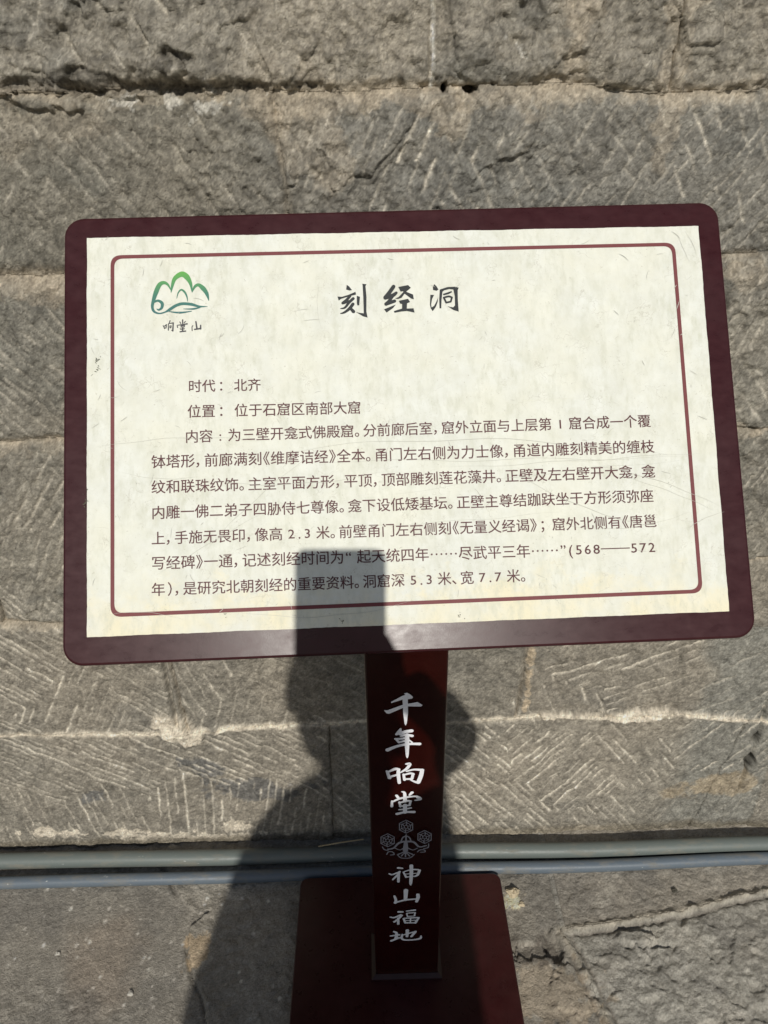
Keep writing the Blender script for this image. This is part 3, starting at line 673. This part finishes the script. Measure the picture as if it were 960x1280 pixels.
WID = {'，': .60, '。': .60, '、': .60, '；': .75, '：': .8, '《': .55, '》': .55, '~': .28, '^': .5, '“': .55, '”': .55, '(': .5, '）': .6, '.': .5, ':': .45, '…': 1.0, '—': 1.0}
ref = glyph('国'); rc = ref[0]; rcx = (rc[:, 0].min()+rc[:, 0].max())/2; rcy = (rc[:, 1].min()+rc[:, 1].max())/2; rh = rc[:, 1].max()-rc[:, 1].min()
for txt, x0, y0, x1, y1 in LINES:
    ws = [WID.get(c, .62 if c.isdigit() else 1.0) for c in txt]; tot = sum(ws)-.08
    a = np.array(panel_uv(x0, y0)); b = np.array(panel_uv(x1, y1)); L = np.linalg.norm(b-a); ex = (b-a)/L; ey = np.array((-ex[1], ex[0])); adv = L/tot
    size = adv*.875/rh; pen = -.04; VV, FF = [], []
    for ch, w_ in zip(txt, ws):
        if ch not in '~^':
            g, fs = glyph(ch); b0 = len(VV)
            if len(g):
                gx0, gx1 = g[:, 0].min(), g[:, 0].max()
                cx = rcx if w_ == 1.0 and ch not in '…—' else (gx0+gx1)/2; ry_ = (g[:, 1].min()+g[:, 1].max())/2 if ch in '…—' else rcy
                if ch in '，。、': cx = (gx0+gx1)/2+(.12)
                mid = a+ex*(pen+w_/2)*adv
                dsc = .92 if ch.isdigit() else 1.0
                for kk, (ox_, oy_) in enumerate(((-.007, -.005), (.007, .005), (-.007, .005), (.007, -.005))):
                    for p in g:
                        q = mid+ex*(p[0]-cx+ox_)*size+ey*(p[1]-ry_+oy_)*size*dsc; VV.append((q[0], q[1], TZ+kk*.000012))
                    FF += [[b0+kk*len(g)+i for i in f_] for f_ in fs]
        pen += w_
    o = link('text_line', mesh('text_line', VV, FF), m_ink_txt, sign); put_panel(o)
bpy.data.objects.remove(fo)

# ---- scratches and dirt marks on the sheet
def strip(path, wd, z, out):
    V_, F_ = out; b0 = len(V_)
    for i, p in enumerate(path):
        d = nrm(path[min(i+1, len(path)-1)]-path[max(i-1, 0)]); nn = np.array((-d[1], d[0]))*wd*(1-.9*abs(2*i/(len(path)-1)-1)**2)
        V_ += [(p[0]-nn[0], p[1]-nn[1], z), (p[0]+nn[0], p[1]+nn[1], z)]
    for i in range(len(path)-1): F_.append((b0+2*i, b0+2*i+2, b0+2*i+3, b0+2*i+1))
out = ([], [])
zl = TZ+.0003
scr = [((350, 566), (835, 570)), ((400, 577), (860, 572)), ((560, 585), (875, 566)), ((740, 582), (900, 634)), ((780, 596), (895, 640)), ((150, 590), (250, 596)), ((120, 560), (330, 552)), ((480, 620), (860, 575)), ((400, 352), (402, 412)), ((378, 402), (400, 400)), ((255, 690), (400, 560)), ((195, 720), (330, 640)), ((845, 292), (862, 330)), ((855, 290), (870, 320)), ((838, 290), (850, 300)), ((700, 655), (860, 640)), ((860, 660), (905, 640)), ((420, 660), (700, 640)), ((640, 590), (820, 660)), ((250, 600), (480, 590)), ((300, 765), (520, 750)), ((130, 770), (230, 775))]
for (a0, b0), (a1, b1) in scr:
    p0 = np.array(panel_uv(a0, b0)); p1 = np.array(panel_uv(a1, b1)); nn = np.array((-(p1-p0)[1], (p1-p0)[0])); c = random.uniform(-.08, .08)
    strip([p0+(p1-p0)*t+nn*(c*4*t*(1-t)+.004*math.sin(t*17+a0)) for t in np.linspace(0, 1, 18)], random.uniform(.00012, .00024), zl, out); zl += .000004
for k in range(150):
    a0, b0 = random.uniform(112, 900), random.uniform(300, 780); L = random.uniform(3, 20)*random.random()+2; an_ = random.uniform(0, math.pi)
    if a0 > 872+(b0-283)*.08-6: continue
    p0 = np.array(panel_uv(a0, b0)); p1 = p0+np.array((math.cos(an_), math.sin(an_)))*L*.00075; nn = np.array((-(p1-p0)[1], (p1-p0)[0])); c = random.uniform(-.12, .12)
    strip([p0+(p1-p0)*t+nn*c*4*t*(1-t) for t in np.linspace(0, 1, 7)], random.uniform(.00012, .0003), zl, out); zl += .0000015
n = NT('faint_scratch'); n.set(Base_Color=n.mix(n.noise(n.coord(), 40, 3), (.56, .56, .50), (.40, .40, .35)), Roughness=.8)
so_ = link('scratches', mesh('scratches', *out), n.m, sign); put_panel(so_); so_['kind'] = 'stuff'
out = ([], []); zl = TZ+.0012
for cx0, cy0, k_, s_ in ((122, 452, 9, 4), (124, 462, 7, 3), (108.6, 625, 8, 5), (429, 777, 5, 3), (575, 771, 5, 3), (282, 770, 3, 3)):
    for i in range(k_):
        p0 = np.array(panel_uv(cx0+random.gauss(0, 1.6), cy0+random.gauss(0, s_))); an_ = random.uniform(0, 3.1); d = np.array((math.cos(an_), math.sin(an_)))*random.uniform(.0008, .003)
        strip([p0, p0+d*.5, p0+d], random.uniform(.0002, .0005), zl, out); zl += .000004
dm = link('dirt_marks', mesh('dirt_marks', *out), m_plain('dark_dirt', (.10, .10, .07), .9), sign); put_panel(dm); dm['kind'] = 'stuff'

# ---- post, collar, base
m_post = m_paint('dark_red_gloss', (.018, .0018, .0010), .20, .30, .0, .02, (1, 1, 1), .08, (.12, .08, .07))
PY = .605                                    # front face
zt = 0.03
def on_post(px, py): p = at_y(px, py, PY); return (p[0], p[2])
xl0, xr0 = on_post(455, 818)[0], on_post(561, 813)[0]; xl1, xr1 = on_post(470, 1222)[0], on_post(547, 1219)[0]
zA, zB = on_post(508, 815)[1], on_post(508, 1221)[1]
BT = .022                                    # top of the base plate
def lerpx(z): t = (z-zB)/(zA-zB); return xl1+(xl0-xl1)*t, xr1+(xr0-xr1)*t
def back_plane(x, y):                         # height of the frame's back at (x, y)
    o = SO-SN*th; return o[2]-((x-o[0])*SN[0]+(y-o[1])*SN[1])/SN[2]
v = []; T_ = .055
for y in (PY, PY+T_):
    x0, x1 = lerpx(BT); v += [(x0, y, BT), (x1, y, BT)]
    ztop = back_plane(0, y)-.0005; x0, x1 = lerpx(ztop); v += [(x1, y, ztop), (x0, y, ztop)]
inv63 = Matrix.Translation((0, .63, 0)).inverted()
post = link('post', mesh('post', [(a, b-.63, c) for a, b, c in v], [(0,1,2,3),(5,4,7,6),(4,0,3,7),(1,5,6,2),(3,2,6,7),(4,5,1,0)]), m_post, sign)
bv_ = post.modifiers.new('bevel', 'BEVEL'); bv_.width = .0022; bv_.segments = 3
x0, x1 = lerpx(BT)
m_weld = m_paint('worn_dark_red_collar', (.018, .004, .004), .35, .3, 0, .1, (1,1,1), .3, (.12, .10, .10))
col_ = []
ci = .0035; co_ = .006
ov = [(x0-co_, PY-co_), (x1+co_, PY-co_), (x1+co_, PY+T_+co_), (x0-co_, PY+T_+co_)]; iv = [(x0-.0002, PY-.0002), (x1+.0002, PY-.0002), (x1+.0002, PY+T_+.0002), (x0-.0002, PY+T_+.0002)]
v = [(a, b-.63, BT+.0005) for a, b in ov]+[(a, b-.63, BT+.004) for a, b in ov]+[(a, b-.63, BT+.0075) for a, b in iv]
f = [(k, (k+1) % 4, (k+1) % 4+4, k+4) for k in range(4)]+[(k+4, (k+1) % 4+4, (k+1) % 4+8, k+8) for k in range(4)]
link('weld_collar', mesh('weld_collar', v, f), m_weld, sign)
m_base = m_paint('dark_red_base', (.032, .0050, .0055), .30, .35, 0, .10, (1,1,1), .25, (.13, .09, .08))
b1 = at_z(376, 1099, BT); b2 = at_z(624, 1089, BT)
bx0, bx1, by1 = b1[0], b2[0], (b1[1]+b2[1])/2; by0 = by1-.30
rg = rrect(bx0, by0-.63, bx1, by1-.63, .012, 5); nb = len(rg)
lv = [(.0015, BT), (0, BT-.0015), (0, .001)]; v = []
for ins, z in lv:
    for x, y in rrect(bx0+ins, by0-.63+ins, bx1-ins, by1-.63-ins, .012-ins*.5, 5): v.append((x, y, z))
f = [tuple(range(nb))]
for L in range(2):
    for k in range(nb): f.append((L*nb+k, (L+1)*nb+k, (L+1)*nb+(k+1) % nb, L*nb+(k+1) % nb))
link('base_plate', mesh('base_plate', v, f), m_base, sign)
# anchor bolts on the plate
m_bolt = m_paint('dull_steel', (.12, .11, .11), .45, .5)
for bx in (bx0+.025, bx1-.025):
    by = by0+.025
    vv = [(bx+.008*math.cos(math.pi*k/3), by-.63+.008*math.sin(math.pi*k/3), z) for z in (BT+.0003, BT+.007) for k in range(6)]
    link('anchor_bolt', mesh('anchor_bolt', vv, [tuple(range(6, 12))]+[(k, (k+1) % 6, (k+1) % 6+6, k+6) for k in range(6)]), m_bolt, sign)
PM = Matrix(((1,0,0,0),(0,0,-1,PY-.0012-.63),(0,1,0,0),(0,0,0,1)))
def put_post(o): o.parent = post; o.matrix_local = PM
m_wht = m_plain('white_paint_lettering', (.74, .75, .78), .5)
CH = [("P 475,95 540,80 600,110 660,165 640,195 555,210 560,480 535,690 512,735 490,700 465,500 450,215 230,285 215,265 440,145 510,120;P 80,430 150,430 450,320 750,265 850,325 820,355 560,350 450,385 180,500 130,490", 475, 860, 16),
 ("S 410,80,20 380,150,50 330,190,30;S 400,180,40 500,140,40 630,120,42;S 420,225,25 520,200,30 640,220,36;S 300,280,20 400,280,28 480,268,28;S 330,300,24 380,350,28;S 380,345,26 520,315,26;S 540,200,44 540,400,47 543,600,30 543,660,8;S 150,500,45 300,440,35 450,400,32 620,380,30 790,380,38;S 580,300,15 640,350,20", 475, 905, 16),
 ("S 135,235,24 190,370,40;S 160,255,25 300,195,35 375,205,35;S 370,205,34 365,300,38 385,470,35;S 200,350,28 340,312,26;S 520,95,20 580,90,38 590,115,35 530,190,33 410,265,16;S 530,240,20 680,205,25 850,215,35;S 840,215,40 820,320,45 765,460,45;S 765,465,35 700,450,28 610,410,16;S 470,300,25 490,410,30;S 480,310,20 600,280,28 670,295,26;S 660,290,30 640,380,30;S 490,395,25 640,390,25", 475, 948, 16),
 ("S 440,75,16 490,100,30 500,260,42;S 330,150,30 375,205,28;S 640,90,35 590,140,22;S 240,260,22 235,365,30;S 250,275,20 380,215,28 520,185,24 700,165,22 760,185,40 815,222,24 700,245,16;S 390,285,28 405,370,22;S 400,290,24 560,255,24 620,260,20;S 605,275,26 590,345,22;S 400,362,24 590,342,22;S 500,340,42 500,480,44;S 380,430,18 500,418,18 620,395,20;S 340,515,35 500,480,26 680,475,36", 475, 984, 16),
 ("S 340,150,35 440,160,25;S 130,290,25 200,310,25 380,240,25;S 370,240,28 340,300,30 210,430,22;S 350,260,35 345,480,32;S 465,250,22 530,370,28;S 480,240,18 650,190,20 820,190,28;S 850,205,36 810,310,34 740,350,25;S 530,295,13 780,275,13;S 540,365,20 760,345,18;S 655,90,45 655,300,45 640,500,38 640,560,12", 480, 1076, 19.2),
 ("S 250,250,28 285,350,35 270,410,40;S 290,400,28 500,345,28 760,320,25;S 525,110,55 515,340,42;S 810,215,45 815,280,45 780,380,35", 480, 1106, 19.2),
 ("S 350,130,35 450,130,25;S 150,255,22 250,265,28 400,200,28;S 430,210,25 330,310,33 240,370,25;S 340,280,30 340,420,30;S 540,110,18 740,85,30;S 545,165,18 560,230,18;S 545,160,16 750,145,18;S 745,145,18 730,220,18;S 560,238,16 735,225,16;S 470,290,25 510,390,28;S 480,280,20 830,262,26;S 830,270,28 750,390,30;S 510,388,24 750,388,24;S 640,275,17 630,390,17;S 510,335,13 780,325,13", 480, 1132, 19.2),
 ("S 140,225,20 330,200,28;S 220,130,28 275,170,33 255,290,36;S 160,330,32 330,262,28;S 400,190,22 385,270,28 450,310,26 650,305,24 790,275,32 805,220,15;S 510,100,40 500,235,28;S 400,205,14 690,125,26;S 680,140,30 595,235,28", 480, 1156, 17.45)]
for t_x, ox, oy, zm in CH:
    printed('slogan_character', t_x, ox, oy, zm, on_post, 0.0, m_wht, post, put_post)
orn = []
for cx, cy in ((480, 220), (185, 430), (775, 370)):
    for R, r in ((122, 7), (74, 6), (30, 6)):
        m = 6 if R == 122 else 12
        p = [(cx+R*math.cos(2*math.pi*k/m+math.pi/2), cy+R*.86*math.sin(2*math.pi*k/m+math.pi/2)) for k in range(m)]
        for k in range(m): orn.append('S %.1f,%.1f,%d %.1f,%.1f,%d' % (*p[k], r, *p[(k+1) % m], r))
    for k in range(6):
        t = 2*math.pi*k/6+math.pi/6
        orn.append('S %.1f,%.1f,5 %.1f,%.1f,9 %.1f,%.1f,5' % (cx+34*math.cos(t), cy+30*math.sin(t), cx+75*math.cos(t+.2), cy+65*math.sin(t+.2), cx+105*math.cos(t), cy+90*math.sin(t)))
orn += ["S 480,330,12 478,440,16", "S 400,430,10 430,370,12 480,350,12 530,370,12 560,430,10", "S 190,560,16 280,540,16 350,470,20 420,440,22 475,440,26", "S 475,440,26 540,435,22 610,450,20 690,520,16 800,500,14",
        "S 475,450,30 470,560,46 470,620,30", "S 300,540,8 380,570,8 440,540,12", "S 660,540,8 590,570,8 510,540,12", "S 170,640,10 200,600,10 260,600,10 290,640,10 230,650,8", "S 660,600,10 700,570,10 770,570,10 780,600,10 710,605,8", "S 100,520,8 130,560,10 190,580,10", "S 840,470,8 830,530,10 760,545,10"]
for k in range(5):
    t = -60+30*k; orn.append('S 470,590,8 %.1f,%.1f,12' % (470+130*math.sin(math.radians(t)), 600+75*math.cos(math.radians(t))))
orn.append("S 340,640,9 390,690,9 470,700,9 550,690,9 610,640,9")
m_orn = m_plain('grey_printed_ornament', (.23, .23, .26), .5)
printed('lotus_ornament', ';'.join(orn), 470, 1015, 12.8, on_post, 0.0, m_orn, post, put_post)

# ------------------------------------------------------------------ the phone that takes the picture and the person holding it
cX, cY, cZ = c2w((1,0,0)), c2w((0,-1,0)), c2w((0,0,1))
phone = thing('smartphone', 'dark smartphone in a black case held up toward the sign', 'phone', tuple(CAM+cX*-.025+cY*-.0675-cZ*.012))
phone.matrix_world = Matrix(((cX[0],cY[0],-cZ[0],phone.location[0]),(cX[1],cY[1],-cZ[1],phone.location[1]),(cX[2],cY[2],-cZ[2],phone.location[2]),(0,0,0,1)))
m_case = m_plain('black_rubber', (.02, .02, .022), .5); m_glass = m_paint('black_glass', (.01, .01, .012), .08, .5)
def slab(name, x0, y0, x1, y1, r, z0, z1, mat, parent):
    a = rrect(x0, y0, x1, y1, r, 6); k_ = len(a)
    v = [(x, y, z0) for x, y in a]+[(x, y, z1) for x, y in a]
    return link(name, mesh(name, v, [tuple(range(k_))[::-1], tuple(range(k_, 2*k_))]+[(k, (k+1) % k_, (k+1) % k_+k_, k+k_) for k in range(k_)]), mat, parent)
slab('case', -.0427, -.0825, .0427, .0825, .010, -.0085, .001, m_case, phone)
slab('screen', -.038, -.078, .038, .078, .008, .0011, .0016, m_glass, phone)
slab('camera_bump', .006, .042, .040, .079, .008, -.0105, -.0085, m_case, phone)
for lx, ly in ((.0145, .068), (.0145, .052), (.031, .060)): slab('lens', lx-.006, ly-.006, lx+.006, ly+.006, .0058, -.0112, -.0105, m_glass, phone)

Rv = nrm(np.cross(S, (0, 0, 1))); Dv = np.cross(S, Rv); Dv = Dv if Dv[2] < 0 else -Dv
def SP(r, d, b):                         # r right, d down as the sun sees it, b metres behind the lens
    k = (b-d*math.sin(el))/math.cos(el); return CAM+Rv*r+Dv*d-S*k
def skin(name, nodes, edges, mat, parent=None, sub=2, root=0):
    me = bpy.data.meshes.new(name); me.from_pydata([tuple(map(float, n_[0])) for n_ in nodes], edges, []); me.materials.append(mat)
    o = bpy.data.objects.new(name, me); C.objects.link(o)
    if parent: o.parent = parent
    o.modifiers.new('skin', 'SKIN')
    sv = me.skin_vertices[0].data
    for i, n_ in enumerate(nodes):
        r = n_[1]; sv[i].radius = (r, r) if isinstance(r, (int, float)) else r; sv[i].use_root = (i == root)
    s_ = o.modifiers.new('sub', 'SUBSURF'); s_.levels = sub; s_.render_levels = sub
    return o
m_skin = m_plain('skin', (.50, .32, .24), .55); m_shirt = m_plain('dark_cotton', (.035, .038, .045), .85); m_trs = m_plain('dark_trousers', (.03, .032, .04), .9); m_hair = m_plain('black_hair', (.012, .011, .011), .5); m_shoe = m_plain('black_shoe', (.03, .03, .03), .5)
pel = SP(-.03, .80, .86); chest = SP(-.035, .47, .66); waist = SP(-.035, .62, .76); nb_ = SP(-.040, .325, .60); nk = SP(-.042, .285, .565)
hd0 = SP(-.045, .235, .53); hd1 = SP(-.045, .185, .525); hd2 = SP(-.045, .15, .53); nose = SP(-.045, .205, .43)
shR = SP(.060, .325, .55); elR = SP(.128, .272, .30); wrR = SP(.082, .180, .075); shL = SP(-.140, .405, .62); elL = SP(-.235, .62, .66); wrL = SP(-.17, .70, .45)
hipR = pel+np.array((.085, 0, -.04)); hipL = pel+np.array((-.085, 0, -.04))
knR = np.array((hipR[0]+.02, hipR[1]+.07, .46)); anR = np.array((hipR[0]+.02, hipR[1]-.02, .08)); toR = anR+np.array((.03, .17, -.045))
knL = np.array((hipL[0]-.02, hipL[1]+.05, .46)); anL = np.array((hipL[0]-.02, hipL[1]-.06, .08)); toL = anL+np.array((-.03, .17, -.045))
palm = np.array(phone.matrix_world @ Vector((.064, -.052, .020)))
def chainpts(a, b, m, bend=(0, 0, 0)):
    a = np.array(a); b = np.array(b); return [a+(b-a)*t+np.array(bend)*4*t*(1-t) for t in np.linspace(0, 1, m+1)][1:]
nodes = [(pel, .075), (waist, (.115, .085)), (chest, (.095, .075)), (nb_, (.045, .045)), (nk, .046), (hd0, (.056, .062)), (hd1, (.070, .080)), (hd2, (.058, .068)), (nose, .012),
         (shR, .040), (elR, .033), (wrR, .023), (shL, .040), (elL, .033), (wrL, .025), (hipR-np.array((0, 0, .05)), .075), (knR, .055), (anR, .036), (toR, .03), (hipL-np.array((0, 0, .05)), .075), (knL, .055), (anL, .036), (toL, .03),
         (palm, (.030, .016)), (wrL+nrm(wrL-elL)*.07, (.030, .014))]
edges = [(0,1),(1,2),(2,3),(3,4),(4,5),(5,6),(6,7),(6,8),(2,9),(9,10),(10,11),(2,12),(12,13),(13,14),(0,15),(15,16),(16,17),(17,18),(0,19),(19,20),(20,21),(21,22),(11,23),(14,24)]
person = skin('person', nodes, edges, m_skin)
person['label'] = 'person in dark clothes standing behind the camera and holding up a phone'; person['category'] = 'person'
# right hand: fingers across the back of the phone, thumb on its edge
pb = lambda x, y, z: np.array(phone.matrix_world @ Vector((x, y, z)))
for k in range(4):
    y = -.020-.017*k; L = (.030, .020, .022, .034)[k]
    fs_ = [pb(.056, y-.008, .006), pb(.052, y-.004, -.010), pb(.036, y, -.0190), pb(.012+L*.3, y+.001, -.0195), pb(-.008+L*.4, y+.003, -.0175)]
    skin('finger', [(p, r) for p, r in zip(fs_, (.011, .0098, .0088, .008, .0062))], [(i, i+1) for i in range(4)], m_skin, person, 2)
skin('thumb', [(pb(.058, -.06, .012), .013), (pb(.053, -.035, .018), .011), (pb(.044, -.012, .0175), .0095), (pb(.036, .006, .013), .007)], [(0,1),(1,2),(2,3)], m_skin, person, 2)
hl = nrm(wrL-elL); sd_ = nrm(np.cross(hl, (0, 0, 1))); pm_ = wrL+hl*.08
for k in range(4):
    b_0 = pm_+sd_*(-.026+.017*k); L = (.055, .07, .075, .065)[k]
    skin('finger', [(b_0, .010), (b_0+hl*L*.45, .009), (b_0+hl*L*.8+np.array((0, 0, -.015)), .008), (b_0+hl*L*1.0+np.array((0, 0, -.03)), .0065)], [(0,1),(1,2),(2,3)], m_skin, person, 2)
skin('thumb', [(wrL+hl*.03+sd_*.025, .012), (wrL+hl*.06+sd_*.045, .010), (wrL+hl*.09+sd_*.05, .008)], [(0,1),(1,2)], m_skin, person, 2)
fwd = nrm((nose-hd1)*np.array((1, 1, 0))); upv = np.array((0, 0, 1.)); sdv = np.cross(fwd, upv)
for s in (-1, 1):
    def ball(name, c, r, mat, parent, sc=(1,1,1)):
        v, f = [], []
        for i in range(7):
            for j in range(12):
                t, p = math.pi*i/6, 2*math.pi*j/12; v.append((c[0]+r*sc[0]*math.sin(t)*math.cos(p), c[1]+r*sc[1]*math.sin(t)*math.sin(p), c[2]+r*sc[2]*math.cos(t)))
        for i in range(6):
            for j in range(12): f.append((i*12+j, (i+1)*12+j, (i+1)*12+(j+1) % 12, i*12+(j+1) % 12))
        return link(name, mesh(name, v, f, True), mat, parent)
    ball('eye', hd1+fwd*.072+sdv*s*.028+upv*.012, .012, m_plain('eye_white', (.6, .6, .6), .3), person)
    ball('ear', hd1-fwd*.005+sdv*s*.074-upv*.005, .030, m_skin, person, (.3, .6, 1))
ball('mouth', hd1+fwd*.073-upv*.045, .020, m_plain('lips', (.35, .12, .10), .5), person, (1, .35, .35))
def shell(name, parts, mat, parent):
    v, f = [], []
    for c, ax in parts:
        b0 = len(v)
        for i in range(13):
            for j in range(20):
                t, p = math.pi*i/12, 2*math.pi*j/20; q = .96+.05*math.sin(7*p+i)
                v.append(c+(sdv*ax[0]*math.sin(t)*math.cos(p)+fwd*ax[1]*math.sin(t)*math.sin(p)+upv*ax[2]*math.cos(t))*q)
        for i in range(12):
            for j in range(20): f.append((b0+i*20+j, b0+(i+1)*20+j, b0+(i+1)*20+(j+1) % 20, b0+i*20+(j+1) % 20))
    return link(name, mesh(name, v, f, True), mat, parent)
shell('hair', [(hd1-fwd*.018+upv*.030, (.080, .088, .080)), (hd1-fwd*.045-upv*.03, (.072, .055, .095))], m_hair, person)
skin('shirt', [(pel-upv*.11, (.135, .12)), (waist, (.205, .125)), (chest, (.145, .115)), (nb_-nrm(nb_-chest)*.02, .062), (shR, .064), (shR+(elR-shR)*.5, .052), (elR, .045), (elR+(wrR-elR)*.75, .034), (shL, .064), (shL+(elL-shL)*.5, .052), (elL, .046), (elL+(wrL-elL)*.8, .036)],
     [(0,1),(1,2),(2,3),(2,4),(4,5),(5,6),(6,7),(2,8),(8,9),(9,10),(10,11)], m_shirt, person, 2)
skin('trousers', [(pel-upv*.02, (.115, .09)), (hipR-upv*.04, .094), (knR, .068), (anR+upv*.03, .055), (hipL-upv*.04, .094), (knL, .068), (anL+upv*.03, .055)], [(0,1),(1,2),(2,3),(0,4),(4,5),(5,6)], m_trs, person, 2)
for a, t in ((anR, toR), (anL, toL)):
    skin('shoe', [(a-np.array((0, .03, .035)), .042), ((a+t)/2-upv*.015, .042), (t-upv*.0, (.036, .030))], [(0,1),(1,2)], m_shoe, person, 2)
